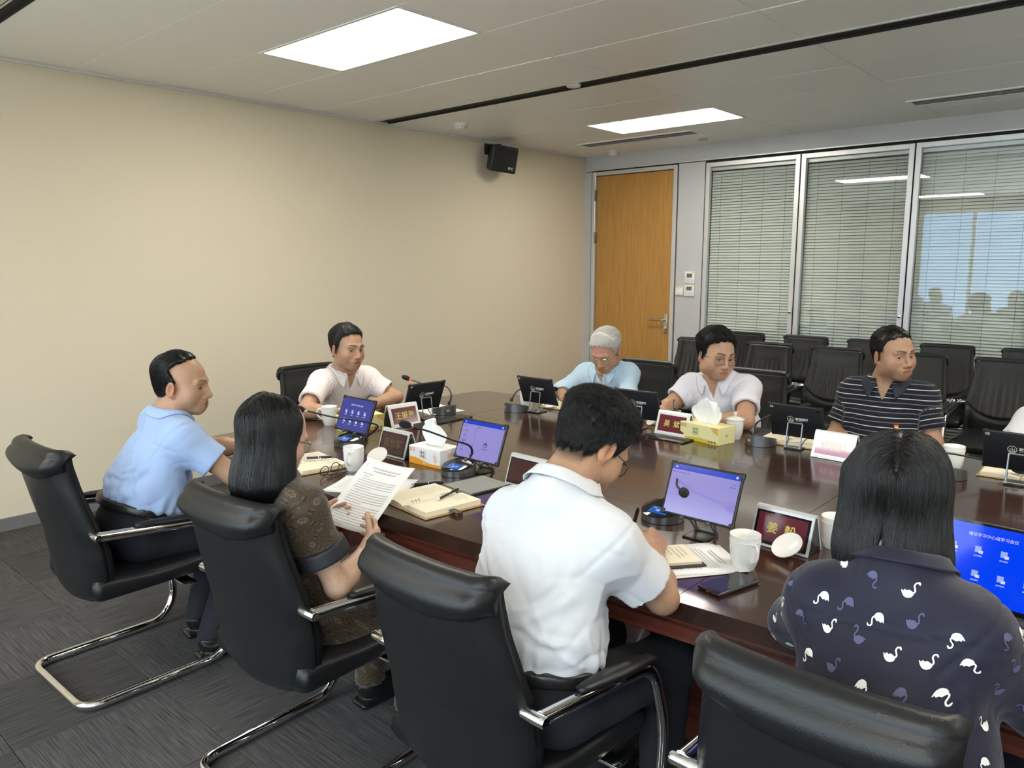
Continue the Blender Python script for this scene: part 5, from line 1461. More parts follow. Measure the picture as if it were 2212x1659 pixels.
    def shirt(P):
        d = torso(P, p, inf)
        # fullness above the belt
        d = smin(d, stub(P, inf), .045)
        d = smin(d, ell(P, belt + bz * .07, (.146 * p.get('bulk', 1.) + inf + .004, .104 * p.get('bulk', 1.) + inf + .006 + p.get('belly', .01) * .6, .10), p['R1']), .05)
        if p.get('hang'): d = smin(d, cone(P, belt + bz * .08, belt - bz * .1, .15, .165), .05)
        for s in 'RL':
            a, e, w = arm_pts(p, s); c0, ax = cut[s]; g = p.get('armr', 1.); sr = p.get('slr', .014) * .6
            if sl <= 1: q = cone(P, a, c0, .052 * g + inf, .044 * g + inf + sr); q = smax(q, ((P - c0.astype(f4)) @ ax), .003)
            else:
                q = cone(P, a, e, .052 * g + inf, .044 * g + inf); q2 = cone(P, e, c0, .046 * g + inf, .036 * g + inf); q2 = smax(q2, ((P - c0.astype(f4)) @ ax), .006); q = smin(q, q2, .03)
            d = smin(d, q, .045)
        hb = (P - belt.astype(f4)) @ bz.astype(f4)
        if not p.get('hang'): d = smax(d, -hb.astype(f4), .012)
        else: d = smax(d, -(hb + .12).astype(f4), .012)
        # neck opening
        d = smax(d, -cone(P, p['neck'] + nku * .012 + fw2 * .006, p['neck'] + nku * .14, nr + .006, nr + .05), .004)
        npl = nrm(nku * .4 + up2 * .7 - fw2 * .30); pl_ = (P - (p['neck'] + nku * .034).astype(f4)) @ npl
        d = smax(d, -np.maximum(-pl_, np.sqrt(((P - p['neck'].astype(f4)) ** 2).sum(1)) - .100), .004)
        if p.get('vneck', True):
            rl = P - p['neck'].astype(f4); vx = np.abs(rl @ p['R2'][:, 0]); vy = rl @ p['R2'][:, 1]; vz = rl @ p['R2'][:, 2]
            d = smax(d, -smax(smax(vx - (vz + p.get('vdep', .075)) * .36, .03 - vy, .004), vz - .06, .004), .004)
        # sleeve hollows
        for s in 'RL':
            c0, ax = cut[s]; d = smax(d, -cone(P, c0 - ax * .012, c0 + ax * .05, .043 * p.get('armr', 1.) + inf * .3 + .004, .06), .004)
        return d
    def disp(P):
        P = P.astype(f4); e = np.zeros(len(P), f4)
        for s in 'RL':
            a, e0, w = arm_pts(p, s)
            sd = (P - (a - (p['neck'] - a) * -.02).astype(f4)) @ nrm((e0 - a) * .5 + (a - p['neck']) * .8)
            m_ = near(P, a, .13); e = e - np.where(m_, .0038 * np.exp(-((sd - .004) / .0055) ** 2), 0)
        w1 = wav(P, p.get('seed', 1), p.get('wf', 20), p.get('wax', (1, .2, .6)), p.get('wst', 2.6)); w2 = wav(P, p.get('seed', 1) + 9, p.get('wf', 20) * 2.0, p.get('wax2', (.3, 1, .8)), 3.5)
        hz_ = np.clip((P - p['chest'].astype(f4)) @ p['R2'][:, 2] / .12 + .4, 0, 1)                       # upper chest and yoke lie smoother
        cr1 = 1 - 2 * np.abs(w1); cr2 = 1 - 2 * np.abs(w2)
        e = e + wa * (1 - .45 * hz_) * (.9 * w1 + .75 * np.maximum(cr1, 0) ** 3 - .3) - wa * .5 * (np.maximum(cr2, 0) ** 3 - .3) * (1 - .4 * hz_)
        yk = (P - (p['chest'] + up2 * .105).astype(f4)) @ p['R2'][:, 2]; bk_ = ((P - p['chest'].astype(f4)) @ p['R2'][:, 1]) < 0
        e = e - np.where(bk_, .0026 * np.exp(-(yk / .005) ** 2), 0)
        rl = P - p['chest'].astype(f4); fx, fz, fy = rl @ p['R2'][:, 0], rl @ p['R2'][:, 2], rl @ p['R2'][:, 1]
        for (x0, z0, x1, z1, am, wd, sd_) in folds:
            dx, dz = x1 - x0, z1 - z0; t_ = np.clip(((fx - x0) * dx + (fz - z0) * dz) / (dx * dx + dz * dz), 0, 1)
            bow = .018 * np.sin(t_ * PI); dist = np.sqrt((fx - x0 - t_ * dx) ** 2 + (fz - z0 - t_ * dz + bow) ** 2)
            e = e + (fy * sd_ > -.02) * (am * np.sin(PI * np.clip(t_, .04, .96)) ** .6 * (np.exp(-(dist / wd) ** 2) - .6 * np.exp(-((dist - wd * 1.9) / (wd * .9)) ** 2)))
        # gathered folds near the belt
        hb = (P - belt.astype(f4)) @ bz.astype(f4)
        ang = np.arctan2((P - belt.astype(f4)) @ p['R1'][:, 0], (P - belt.astype(f4)) @ p['R1'][:, 1])
        e = e + np.exp(-(hb / .07) ** 2) * (wa * .8) * np.sin(ang * 17 + 2 * np.sin(ang * 5)) 
        return e
    A = allp[:10]; 
    sv, sq = surface_nets(shirt, A.min(0) - .19, A.max(0) + .16, p.get('sres', .0075))
    nn = np.zeros_like(sv); fnm = np.cross(sv[sq[:, 2]] - sv[sq[:, 0]], sv[sq[:, 3]] - sv[sq[:, 1]])
    for k_ in range(4): np.add.at(nn, sq[:, k_], fnm)
    nn /= np.linalg.norm(nn, axis=1, keepdims=True) + 1e-9
    sv = sv + nn * disp(sv)[:, None]
    # pattern coordinates
    rel = sv - p['pelvis']; z = rel @ p['R1'][:, 2]; u = np.arctan2(rel @ p['R1'][:, 0], rel @ p['R1'][:, 1]) * .165
    suv = np.stack([u, z, np.zeros(len(sv))], 1); dt = torso(sv.astype(f4), p, inf)
    for s in 'RL':
        a, e, w = arm_pts(p, s); ax = nrm(e - a).astype(float); rr = sv - a; al = rr @ ax
        x1 = nrm(np.cross(ax, UP)).astype(float); y1 = np.cross(ax, x1); aa = np.arctan2(rr @ x1, rr @ y1) * .065
        m = (cone(sv.astype(f4), a + ax * .02, e, .06, .055) < dt - .004) & (al > .025)
        suv[m] = np.stack([aa, al, np.ones(len(sv))], 1)[m]
    so = np_mesh(p.get('shirt_name', 'shirt'), sv, sq, p['shirtmat'], root, {'suv': suv})
    if p.get('cuffband'):
        for s in 'RL':
            c0, ax = cut[s]; g = p.get('armr', 1.)
            fn = lambda P: smax(smax(cone(P, p['sh' + s], c0, .056 * g + inf, .047 * g + inf + p.get('slr', .014)) - .003, ((P - (c0 + ax * .002).astype(f4)) @ ax), .003), -np.minimum(((P - (c0 - ax * .045).astype(f4)) @ ax), cone(P, c0 - ax * .012, c0 + ax * .05, .047, .06)) , .003)
            cv, cq = surface_nets(fn, np.minimum(c0, p['sh' + s]) - .1, np.maximum(c0, p['sh' + s]) + .1, .005); np_mesh('cuff', cv, cq, p['cuffband'], so)
    # sleeve hem stitch is modelled with the shirt; collar
    if p.get('collar', True):
        col_h = p.get('colh', .030); lf = p.get('leaf', .040); tip = p.get('tip', .030)
        F = frame3(p['R2'][:, 0], nku + fw2 * -.12); f0 = F.astype(float); cc = p['neck'] + nku * .006 + fw2 * .002
        def proj(pt, dist=.0035):
            q = np.array([pt], f4)
            for _ in range(4):
                dv = shirt(q)[0]
                if dv > dist: break
                g = np.array([shirt(q + np.eye(3, dtype=f4)[i] * .004)[0] - shirt(q - np.eye(3, dtype=f4)[i] * .004)[0] for i in range(3)])
                g = g / (np.linalg.norm(g) + 1e-6); q = q + (g * (dist - dv)).astype(f4)
            return q[0]
        A_, B_ = [], []; n = 44; gap = p.get('gap', .42)
        for i in range(n + 1):
            th = PI / 2 + gap + (2 * PI - 2 * gap) * i / n; t_ = i / n; e_ = abs(2 * t_ - 1)
            dr = f0[:, 0] * math.cos(th) + f0[:, 1] * math.sin(th)
            hh = col_h * (1 - .35 * e_ ** 3); sag = -.018 * e_ ** 2.5 - .004
            r0 = nr + .010
            pts = []
            for j in range(3): q = j / 2; pts.append(cc + dr * (r0 + .004 * e_ - .001 * q) + f0[:, 2] * (sag + hh * q))
            ll = lf + tip * max(0, (e_ - .62) / .38) ** 1.6
            for j in range(1, 7):
                q = j / 6; pts.append(cc + dr * (r0 + .004 * e_ + .006 + .020 * q + .012 * q * e_) + f0[:, 2] * (sag + hh - ll * q + .002) + (f0[:, 1] * .010 * q * max(0, e_ - .6)) + f0[:, 0] * (-.016 * q * math.copysign(1, math.cos(th)) * max(0, (e_ - .75) / .25) * -1))
            pts = [pts[0], pts[1], pts[2]] + [proj(x) for x in pts[3:]]
            A_.append([tuple(x) for x in pts]); 
            B_.append([tuple(np.asarray(x, float) + dr * (-.0022 if j < 3 else .0026) + f0[:, 2] * (.0018 if j in (2, 3) else 0)) for j, x in enumerate(pts)])
        co = closed_sheet('collar', A_, B_, p.get('collarmat', p['shirtmat']), root)
        at = co.data.attributes.new('suv', 'FLOAT_VECTOR', 'POINT')
        at.data.foreach_set('vector', np.tile([.01, .0085, 0.], len(co.data.vertices)).astype(f4))
    # placket with buttons and badge
    # ---- trousers / skirt
    tm = p.get('trousermat', M_trou)
    def trou(P):
        d = ell(P, p['pelvis'], (.172 * p.get('bulk', 1.) + .010, .122 * p.get('bulk', 1.) + .010, .135), p['R1'])
        for s in 'RL':
            sg = 1 if s == 'R' else -1; h = p['pelvis'] + p['rp'] * sg * .085 - UP * .03
            q = smin(cone(P, h, p['kn' + s], .096, .074), cone(P, p['kn' + s], p['an' + s] - UP * .02, .072, .055), .03); d = smin(d, q, .04)
        if p.get('skirt'): d = smin(d, rbox(P, (p['knR'] + p['knL']) / 2 - fwd * .16 - UP * .01, (.20, .24, .085), .06, frame3(p['rp'], UP)), .06)
        d = d - .0035 * wav(P, p.get('seed', 1) + 4, 26, (1, .3, 0), 2.)
        d = smax(d, ((P - belt.astype(f4)) @ bz.astype(f4)) - .012, .004)
        return smax(d, -(P[:, 2] - .085), .004)
    B2 = np.array([p['pelvis'], p['knR'], p['knL'], p['anR'], p['anL'], belt])
    tv, tq = surface_nets(trou, B2.min(0) - .2, B2.max(0) + .2, .0125)
    np_mesh('skirt' if p.get('skirt') else 'trousers', tv, tq, tm, root, {'suv': np.stack([tv[:, 0] + .35 * tv[:, 1], tv[:, 1] * .94 + tv[:, 2], np.zeros(len(tv))], 1)})
    if not p.get('hang') and not p.get('skirt'):
        fb = lambda P: smax(ell(P, belt, (.160 * p.get('bulk', 1.) + .014, .118 * p.get('bulk', 1.) + .016 + p.get('belly', .01) * .5, .30), p['R1']), np.abs((P - (belt - bz * .004).astype(f4)) @ bz.astype(f4)) - .017, .003)
        bv, bq = surface_nets(fb, belt - .23, belt + .23, .007); np_mesh('belt', bv, bq, M_belt, root)
    for s in 'RL':
        an = p['an' + s]; F = frame3(p['rp'], UP)
        fs = lambda P: smax(smin(smin(ell(P, an + fwd * .11 - UP * .055, (.046, .115, .040), F), ell(P, an + fwd * .01 - UP * .035, (.040, .060, .055), F), .03), rbox(P, an + fwd * .085 - UP * .088, (.043, .145, .011), .010, F), .006), -(P[:, 2] - .001), .002)
        v_, q_ = surface_nets(fs, an - .26, an + .26, .0075); np_mesh('shoe', v_, q_, M_shoe, root)
    return dict(root=root, body=bo, tw=tw, tl=tl, hands=hands, shirt=so, shirtfn=shirt, HF=HF, p=p)
M_trou = mat('trousers_navy', (.005, .006, .011), .85); M_belt = mat('belt_leather', (.012, .012, .012), .35); M_shoe = mat('shoe_leather', (.010, .010, .010), .25)
def cloth(name, col, bump=.25, rough=.8, nscale=420):
    m = mat(name, col, rough, spec=.2, sheen=.15); bump_only(m, nscale=nscale, detail=2, strength=bump, dist=.0008); return m
def long_hair(p, root, hm):
    q = p['long']; F = euler_frame(*q['look']); c = p['head']; s = p.get('hs', 1.)
    tw = lambda Q: (Q * s) @ F.T.astype(float) + c
    def fn(P):
        d = ell(P, (0, -.016, .050), (.083, .104, .088))
        w, bt = q['w'], q['bottom']
        cur = cone(P * v3(1, 1.25, 1), (0, -.030, .02), (0, -.045, bt + .07), w * .86, w)
        d = smin(d, cur, .05)
        d = smax(d, -(P[:, 2] - bt - .018 * np.sin(P[:, 0] * 60) - .010 * np.sin(P[:, 0] * 170 + 1) - q.get('slope', 0) * P[:, 0]), .01)
        d = smax(d, -smax(np.abs(P[:, 0] + .012) - .010 - (-(P[:, 2]) - .08) * .25 * q.get('split', 0), P[:, 1] + .02, .01), .01) if q.get('split') else d
        d = d - .0034 * wav(P, 5, 120, (0, 0, 1), 9.) - .004 * wav(P, 8, 38, (0, 0, 1), 4.)
        # parting
        d = d + .004 * np.exp(-((P[:, 0] - .004) / .005) ** 2) * (P[:, 2] > .07)
        # face window
        fw_ = ell(P, (q.get('fx', 0), q.get('fy', .108), -.035), (.050, .070, .105)); d = smax(d, -fw_, .02)
        d = smax(d, -smax(ell(P, (0, .05, -.16), (.06, .07, .12)), P[:, 2] + .02, .02), .02)
        return d
    hv, hq = surface_nets(fn, (-.17, -.19, q['bottom'] - .04), (.17, .14, .17), .0042)
    ho = np_mesh('hair', tw(hv), hq, hm, root)
    def fl(P):
        t = np.clip((P[:, 2] - .06) / .06, 0, 1); sx = np.sign(P[:, 0] - .004 + 1e-4)
        return np.stack([sx * t * 1.2 + .05 * np.sin(P[:, 2] * 30), -t * .5 * (P[:, 1] < 0) + t * .2, -1.2 + .5 * t], 1)
    strands('hair_strands', fn, hv[hv[:, 2] > -.06], None, hm, ho, n=q.get('n', 9000), seg=10, L=.17, flow=fl, lift=.0035, rad=.00048, seed=4, xf=tw, clump=.10, droop=.35)
def glasses_on(R, m, kind='full', w=1.):
    """spectacles worn by a person"""
    g = empty('spectacles'); g.parent = R['root']
    tw = R['tw']
    def T(pts): return [tuple(tw(np.array([q]))[0]) for q in pts]
    for s in (-1, 1):
        pts = []
        for k in range(28):
            a = 2 * PI * k / 28; c, si = math.cos(a), math.sin(a)
            pts.append((s * .0345 + .0260 * w * math.copysign(abs(c) ** .75, c), .1035 - .006 * abs((s * .0345 + .0275 * c) / .06) ** 2 - .002, -.006 + .0185 * math.copysign(abs(si) ** .75, si)))
        tube('rim', T(pts), .0011 if kind != 'half' else .0013, m, g, 6, closed=True)
        bm = bmesh.new(); vs = [bm.verts.new(q) for q in T(pts)]; bm.faces.new(vs); bm_obj('lens', bm, M_lens, g)
        tube('temple', T(smooth_path([(s * .0615, .098, .004), (s * .074, .060, .006), (s * .0800, .010, .004), (s * .0795, -.012, .001), (s * .076, -.030, -.020)], 5)), .0013, m, g, 6)
        tube('nose_pad', T([(s * .010, .106, -.008), (s * .011, .101, -.016)]), .0015, M_chrome, g, 6)
    tube('bridge', T(smooth_path([(-.0085, .1035, .001), (0, .107, .0045), (.0085, .1035, .001)], 4)), .0011, m, g, 6)
    return g
M_lens = mat('lens', (1, 1, 1), 0.); glassify(M_lens, (.97, .97, .97), .02)
def badge(R, right, up_, lab=None):
    """little red and gold pin on the chest; found by casting onto the shirt"""
    from mathutils.bvhtree import BVHTree
    p = R['p']; o = R['shirt']; bv = BVHTree.FromObject(o, bpy.context.evaluated_depsgraph_get())
    F = p['R2'].astype(float); c = p['chest'] + F[:, 0] * right + F[:, 2] * up_ + F[:, 1] * .4
    h = bv.ray_cast(Vector(c), Vector(-F[:, 1]))
    if h[0] is None: return
    n = h[1]; q = n.to_track_quat('Z', 'Y').to_matrix().to_4x4(); M = Matrix.Translation(h[0] + n * .002) @ q
    b = prism('badge', [(-.009, -.002), (.0, -.010), (.009, -.002), (.010, .010), (-.010, .010)], .002, mat('badge_gold', (.75, .5, .08), .3, .5), R['root']); b.matrix_world = M
    b2 = prism('badge_flag', [(-.008, .001), (.008, .001), (.009, .009), (-.009, .009)], .001, mat('badge_red', (.65, .02, .02), .35), b); b2.location = (0, 0, .002)
    b['label'] = 'small red and gold pin'
SK = (.53, .335, .235)
M_hb = mat('hair_black', (.0045, .004, .004), .34, spec=.4); M_hg = mat('hair_white', (.62, .60, .56), .5); M_hgb = mat('hair_greying', (.018, .017, .017), .42)
back = lambda ax=0.: (lambda P: np.stack([P[:, 0] * 3.5 + ax, -1. + 0 * P[:, 1], -.55 - 3 * np.maximum(-P[:, 1], 0) * 2], 1))
side = lambda s=1.: (lambda P: np.stack([s * (.9 + 0 * P[:, 0]) * (P[:, 2] > .05) + P[:, 0] * 3, .25 - .9 * (P[:, 1] < .02), -.35 - 1.2 * (P[:, 2] < .06)], 1))
fwdf = lambda P: np.stack([P[:, 0] * 2.5 + .25 * (P[:, 2] > .08), .7 * (P[:, 1] > -.06) - .3, -.25 - 1.6 * (P[:, 2] < .07)], 1)

def stripes_mat():
    m = mat('polo_navy_striped', (.012, .015, .028), .8, spec=.15, sheen=.1); t, p = nodes(m)
    a = N(t, 'ShaderNodeAttribute', attribute_name='suv'); sx = N(t, 'ShaderNodeSeparateXYZ'); t.links.new(a.outputs['Vector'], sx.inputs[0])
    m1 = N(t, 'ShaderNodeMath', operation='MULTIPLY'); m1.inputs[1].default_value = 1 / .046; t.links.new(sx.outputs['Y'], m1.inputs[0])
    fr = N(t, 'ShaderNodeMath', operation='FRACT'); t.links.new(m1.outputs[0], fr.inputs[0])
    cr = N(t, 'ShaderNodeValToRGB'); cr.color_ramp.interpolation = 'CONSTANT'; e = cr.color_ramp.elements
    e[0].position = 0; e[0].color = (.010, .013, .024, 1); e[1].position = .34; e[1].color = (.55, .52, .46, 1)
    for ps, c in ((.42, (.010, .013, .024, 1)), (.86, (.22, .16, .14, 1)), (.93, (.010, .013, .024, 1))): q = e.new(ps); q.color = c
    t.links.new(fr.outputs[0], cr.inputs[0]); t.links.new(cr.outputs[0], p.inputs['Base Color']); return m
def pin_mat():
    m = mat('shirt_pinstripe', (.7, .6, .6), .8, spec=.15); t, p = nodes(m)
    a = N(t, 'ShaderNodeAttribute', attribute_name='suv'); sx = N(t, 'ShaderNodeSeparateXYZ'); t.links.new(a.outputs['Vector'], sx.inputs[0])
    m1 = N(t, 'ShaderNodeMath', operation='MULTIPLY'); m1.inputs[1].default_value = 1 / .0085; t.links.new(sx.outputs['X'], m1.inputs[0])
    fr = N(t, 'ShaderNodeMath', operation='FRACT'); t.links.new(m1.outputs[0], fr.inputs[0])
    cr = N(t, 'ShaderNodeValToRGB'); e = cr.color_ramp.elements; e[0].position = .30; e[0].color = (.80, .76, .76, 1); e[1].position = .5; e[1].color = (.56, .42, .43, 1)
    q = e.new(.7); q.color = (.80, .76, .76, 1)
    t.links.new(fr.outputs[0], cr.inputs[0]); t.links.new(cr.outputs[0], p.inputs['Base Color']); return m
def medallion_mat():
    m = mat('dress_medallions', (.05, .03, .02), .55, spec=.3, sheen=.2); t, p = nodes(m)
    a = N(t, 'ShaderNodeAttribute', attribute_name='suv'); sc = N(t, 'ShaderNodeVectorMath', operation='SCALE'); sc.inputs['Scale'].default_value = 1 / .036
    t.links.new(a.outputs['Vector'], sc.inputs[0])
    def M(op, x, y=None, z=None):
        n = N(t, 'ShaderNodeMath', operation=op)
        for i, q in enumerate((x, y, z)):
            if q is None: continue
            if isinstance(q, (int, float)): n.inputs[i].default_value = q
            else: t.links.new(q, n.inputs[i])
        return n.outputs[0]
    sx = N(t, 'ShaderNodeSeparateXYZ'); t.links.new(sc.outputs[0], sx.inputs[0]); X, Y = sx.outputs['X'], sx.outputs['Y']
    fx = M('SUBTRACT', M('FRACT', X), .5); fy = M('SUBTRACT', M('FRACT', Y), .5)
    par = M('FRACT', M('MULTIPLY', M('ADD', M('FLOOR', X), M('FLOOR', Y)), .5))       # 0 or .5: alternate cells
    r = M('SQRT', M('ADD', M('MULTIPLY', fx, fx), M('MULTIPLY', fy, fy))); an = M('ARCTAN2', fy, fx)
    pet = M('COSINE', M('MULTIPLY', an, 8.)); rp = M('ADD', r, M('MULTIPLY', pet, .030))
    cr = N(t, 'ShaderNodeValToRGB'); cr.color_ramp.interpolation = 'CONSTANT'; e = cr.color_ramp.elements
    A, B, D, G = (.15, .095, .044, 1), (.010, .008, .007, 1), (.050, .030, .014, 1), (.040, .038, .038, 1)
    e[0].position = 0; e[0].color = B; e[1].position = .06; e[1].color = A
    for ps, c in ((.12, B), (.16, A), (.25, B), (.29, G), (.40, B), (.43, D), (.56, A), (.60, D)): q = e.new(ps); q.color = c
    cr2 = N(t, 'ShaderNodeValToRGB'); cr2.color_ramp.interpolation = 'CONSTANT'; e = cr2.color_ramp.elements
    e[0].position = 0; e[0].color = A; e[1].position = .05; e[1].color = B
    for ps, c in ((.09, D), (.20, B), (.23, D), (.34, B), (.37, A), (.40, B), (.44, D), (.58, B)): q = e.new(ps); q.color = c
    mx = N(t, 'ShaderNodeMix', data_type='RGBA'); t.links.new(M('GREATER_THAN', par, .25), mx.inputs[0])
    t.links.new(rp, cr.inputs[0]); t.links.new(rp, cr2.inputs[0]); t.links.new(cr.outputs[0], mx.inputs[6]); t.links.new(cr2.outputs[0], mx.inputs[7]); t.links.new(mx.outputs[2], p.inputs['Base Color'])
    return m
PEOPLE = {}
# left man in light blue
PEOPLE['blue'] = R = make_person(dict(label='balding man in a light blue short-sleeved shirt at the far left, turned right',
    pelvis=(2.21, 1.20, .58), chest=(2.245, 1.275, .81), neck=(2.265, 1.352, 1.005), head=(2.285, 1.395, 1.122), rp=(1, -.12, 0),
    shR=(2.395, 1.325, .935), shL=(2.11, 1.375, .950), elR=(2.505, 1.475, .780), elL=(2.06, 1.60, .80), wrR=(2.470, 1.735, .79), wrL=(2.20, 1.78, .79),
    handR=dict(d=(-.55, .80, -.0), n=(-.3, .1, -1), curl=(45, 48, 50, 52), thumb=(.55, .8, .5)), handL=dict(d=(.5, .8, 0), n=(0, 0, -1), curl=12),
    knR=(2.37, 1.61, .51), knL=(2.12, 1.62, .51), anR=(2.385, 1.40, .10), anL=(2.155, 1.46, .10),
    look=(44, 4, 0), hs=.99, skin=(.42, .245, .155), hairmat=M_hb, gaze=(20, 0), hres=.0026, bulk=1.05, belly=.03, wr_amp=.0065, seed=3, wax=(.2, -.5, 1), sres=.0065, slr=.022,
    face=dict(fat=1.04, hairline=.022, recede=.012, thick=.010, flow=back(), crop=.55, age=1., style='short', n=5000, L=.045, hz=.0, temple=2.2, brow=.8, browcol=(.06, .05, .045)),
    shirtmat=cloth('shirt_light_blue', (.33, .44, .68)), sleeve=.66, gap=.30))
# woman in the brown dress
PEOPLE['brown'] = R = make_person(dict(label='woman with shoulder-length black hair and brown medallion dress, holding up a printed sheet',
    pelvis=(3.25, 1.24, .56), chest=(3.27, 1.20, .79), neck=(3.285, 1.185, .975), head=(3.295, 1.195, 1.095), rp=(1, -.05, 0),
    shR=(3.425, 1.195, .905), shL=(3.135, 1.215, .905), elR=(3.470, 1.275, .655), elL=(3.045, 1.315, .655), wrR=(3.400, 1.438, .708), wrL=(3.092, 1.438, .706),
    handR=dict(d=(-.45, .80, .22), n=(-.75, -.45, .25), curl=(28, 30, 32, 34), thumb=(.55, .75, .45), s=.92), handL=dict(d=(.20, .90, .25), n=(.85, -.15, .35), curl=(28, 30, 32, 34), thumb=(.45, .85, .30), s=.92),
    look=(92, 20, 0), hs=.94, skin=(.56, .36, .26), hairmat=M_hb, hres=.003, bulk=.90, armr=.88, neckr=.88, bust=1, belly=.0, wr_amp=.003, seed=8, sres=.007, shirt_name='dress_top', collar=False, vneck=False, hang=1, skirt=1,
    long=dict(look=(88, 6, -3), w=.112, bottom=-.20, n=11000, slope=-.12, fx=.0),
    face=dict(fat=.96, jaw=.9, age=.1, beard=0), shirtmat=medallion_mat(), trousermat=medallion_mat(), sleeve=.62, loose=.014, slr=.022, cuffband=mat('cuff_black', (.012, .013, .017), .6)))
glasses_on(R, mat('gold_wire', (.55, .45, .3), .2, 1.))
# bent writer in white
PEOPLE['writer'] = R = make_person(dict(label='man in a white short-sleeved shirt bent over the table, writing, seen from behind',
    pelvis=(4.15, 1.375, .575), chest=(4.135, 1.405, .83), neck=(4.135, 1.492, 1.045), head=(4.142, 1.612, 1.130), rp=(1, -.06, 0),
    shR=(4.278, 1.500, .930), shL=(3.995, 1.475, .935), elR=(4.352, 1.640, .762), elL=(3.885, 1.66, .775), wrR=(4.205, 1.835, .797), wrL=(4.02, 1.87, .79),
    handR=dict(d=(-.35, .80, .06), n=(-.75, .20, -.55), curl=(52, 58, 62, 64), thumb=(.65, .75, .55)), handL=dict(d=(.6, .7, 0), n=(0, 0, -1), curl=12),
    look=(76, 40, 0), hs=1.0, skin=(.42, .245, .155), hairmat=M_hb, hres=.0026, bulk=1.0, belly=.02, wr_amp=.0085, wf=15, seed=12, wax=(.8, 0, -1), wax2=(1, 0, -.5), wst=3.2, sres=.006, loose=.016, slr=.026,
    face=dict(fat=1., hairline=.070, thick=.022, flow=fwdf, crop=.8, n=12000, L=.045, lift=.006, clump=.6, up=.007, age=.4, messy=2., bk=.024, hz=.0, quiff=.026),
    shirtmat=cloth('shirt_white', (.60, .605, .63)), sleeve=.70, belt=.07, gap=.30))
glasses_on(PEOPLE['writer'], M_blackg)
# woman in the swan blouse
M_navyb = cloth('blouse_navy', (.014, .014, .030), rough=.6)
PEOPLE['swan'] = R = make_person(dict(label='woman with long black hair in a navy blouse printed with swans, seen from behind',
    pelvis=(4.955, 1.42, .575), chest=(4.935, 1.455, .83), neck=(4.925, 1.525, 1.035), head=(4.893, 1.600, 1.145), rp=(1, .04, 0),
    shR=(5.045, 1.50, .955), shL=(4.800, 1.495, .940), elR=(5.165, 1.61, .80), elL=(4.700, 1.635, .81), wrR=(5.12, 1.86, .795), wrL=(4.82, 1.86, .79),
    handR=dict(d=(-.3, .9, 0), n=(0, 0, -1), curl=18, s=.92), handL=dict(d=(.3, .9, 0), n=(0, 0, -1), curl=18, s=.92),
    look=(98, 16, 0), hs=.96, skin=(.56, .36, .26), hairmat=M_hb, hres=.0032, bulk=.95, armr=.92, neckr=.88, bust=1, wr_amp=.0055, wf=12, seed=21, sres=.006, loose=.016, slr=.02, hang=1,
    long=dict(look=(98, 5, 0), w=.108, bottom=-.170, n=14000, slope=.0, split=1),
    face=dict(fat=.96, jaw=.9, age=.1, beard=0), shirtmat=M_navyb, sleeve=1.86, shirt_name='blouse', vneck=False, gap=.2, leaf=.026))
# man at the head of the table
PEOPLE['head'] = R = make_person(dict(label='man in a pale pink striped shirt with clasped hands at the head of the table',
    pelvis=(1.34, 2.79, .58), chest=(1.42, 2.77, .79), neck=(1.515, 2.745, .975), head=(1.585, 2.715, 1.112), rp=(0, -1, 0),
    shR=(1.500, 2.590, .915), shL=(1.500, 2.915, .905), elR=(1.640, 2.375, .80), elL=(1.655, 3.020, .795), wrR=(1.775, 2.500, .788), wrL=(1.765, 2.715, .790),
    handR=dict(d=(.15, .9, .05), n=(.55, .0, -.8), curl=(35, 38, 40, 42), thumb=(.6, .8, .3)), handL=dict(d=(.10, -.95, .12), n=(.1, 0, -1), curl=(32, 34, 36, 38), thumb=(.5, .8, .3)),
    look=(0, 3, -3), hs=1.04, skin=(.45, .265, .17), hairmat=M_hgb, gaze=(18, 0), hres=.0027, bulk=1.02, belly=.02, wr_amp=.006, seed=31, slr=.022, sres=.0072,
    face=dict(fat=1.0, hairline=.058, recede=.002, thick=.017, flow=side(1.), crop=.5, age=1., n=4500, L=.05, lift=.003, eye=.75), shirtmat=pin_mat(), sleeve=.68, gap=.40))
badge(R, -.095, .03)
# white-haired man
PEOPLE['whitehair'] = R = make_person(dict(label='white-haired man with glasses in a light blue long-sleeved shirt, looking down and writing',
    pelvis=(2.56, 4.10, .58), chest=(2.555, 4.02, .79), neck=(2.565, 3.950, .965), head=(2.625, 3.865, 1.080), rp=(-1, 0, 0),
    shR=(2.400, 3.975, .905), shL=(2.705, 3.985, .930), elR=(2.285, 3.860, .80), elL=(2.800, 3.850, .80), wrR=(2.375, 3.765, .79), wrL=(2.665, 3.735, .788),
    handR=dict(d=(.55, -.5, .05), n=(.5, .1, -.8), curl=(50, 55, 58, 60), thumb=(.6, .75, .5)), handL=dict(d=(-.85, -.35, 0), n=(0, 0, -1), curl=15),
    look=(-82, 30, 0), hs=1.0, skin=(.45, .26, .17), hairmat=M_hg, gaze=(0, -22), hres=.003, bulk=.95, wr_amp=.007, seed=41, sres=.0075,
    face=dict(fat=.95, hairline=.066, thick=.018, flow=side(-1.), crop=.3, cropcol=(.5, .48, .45), age=1., n=5000, L=.05, brow=.4, browcol=(.2, .17, .15), flush=(.62, .22, .20), eye=.6), shirtmat=cloth('shirt_pale_blue', (.45, .60, .74)), sleeve=1.85, gap=.38))
glasses_on(R, mat('gold_wire', (.55, .45, .3), .2, 1.)); badge(R, -.10, -.06)
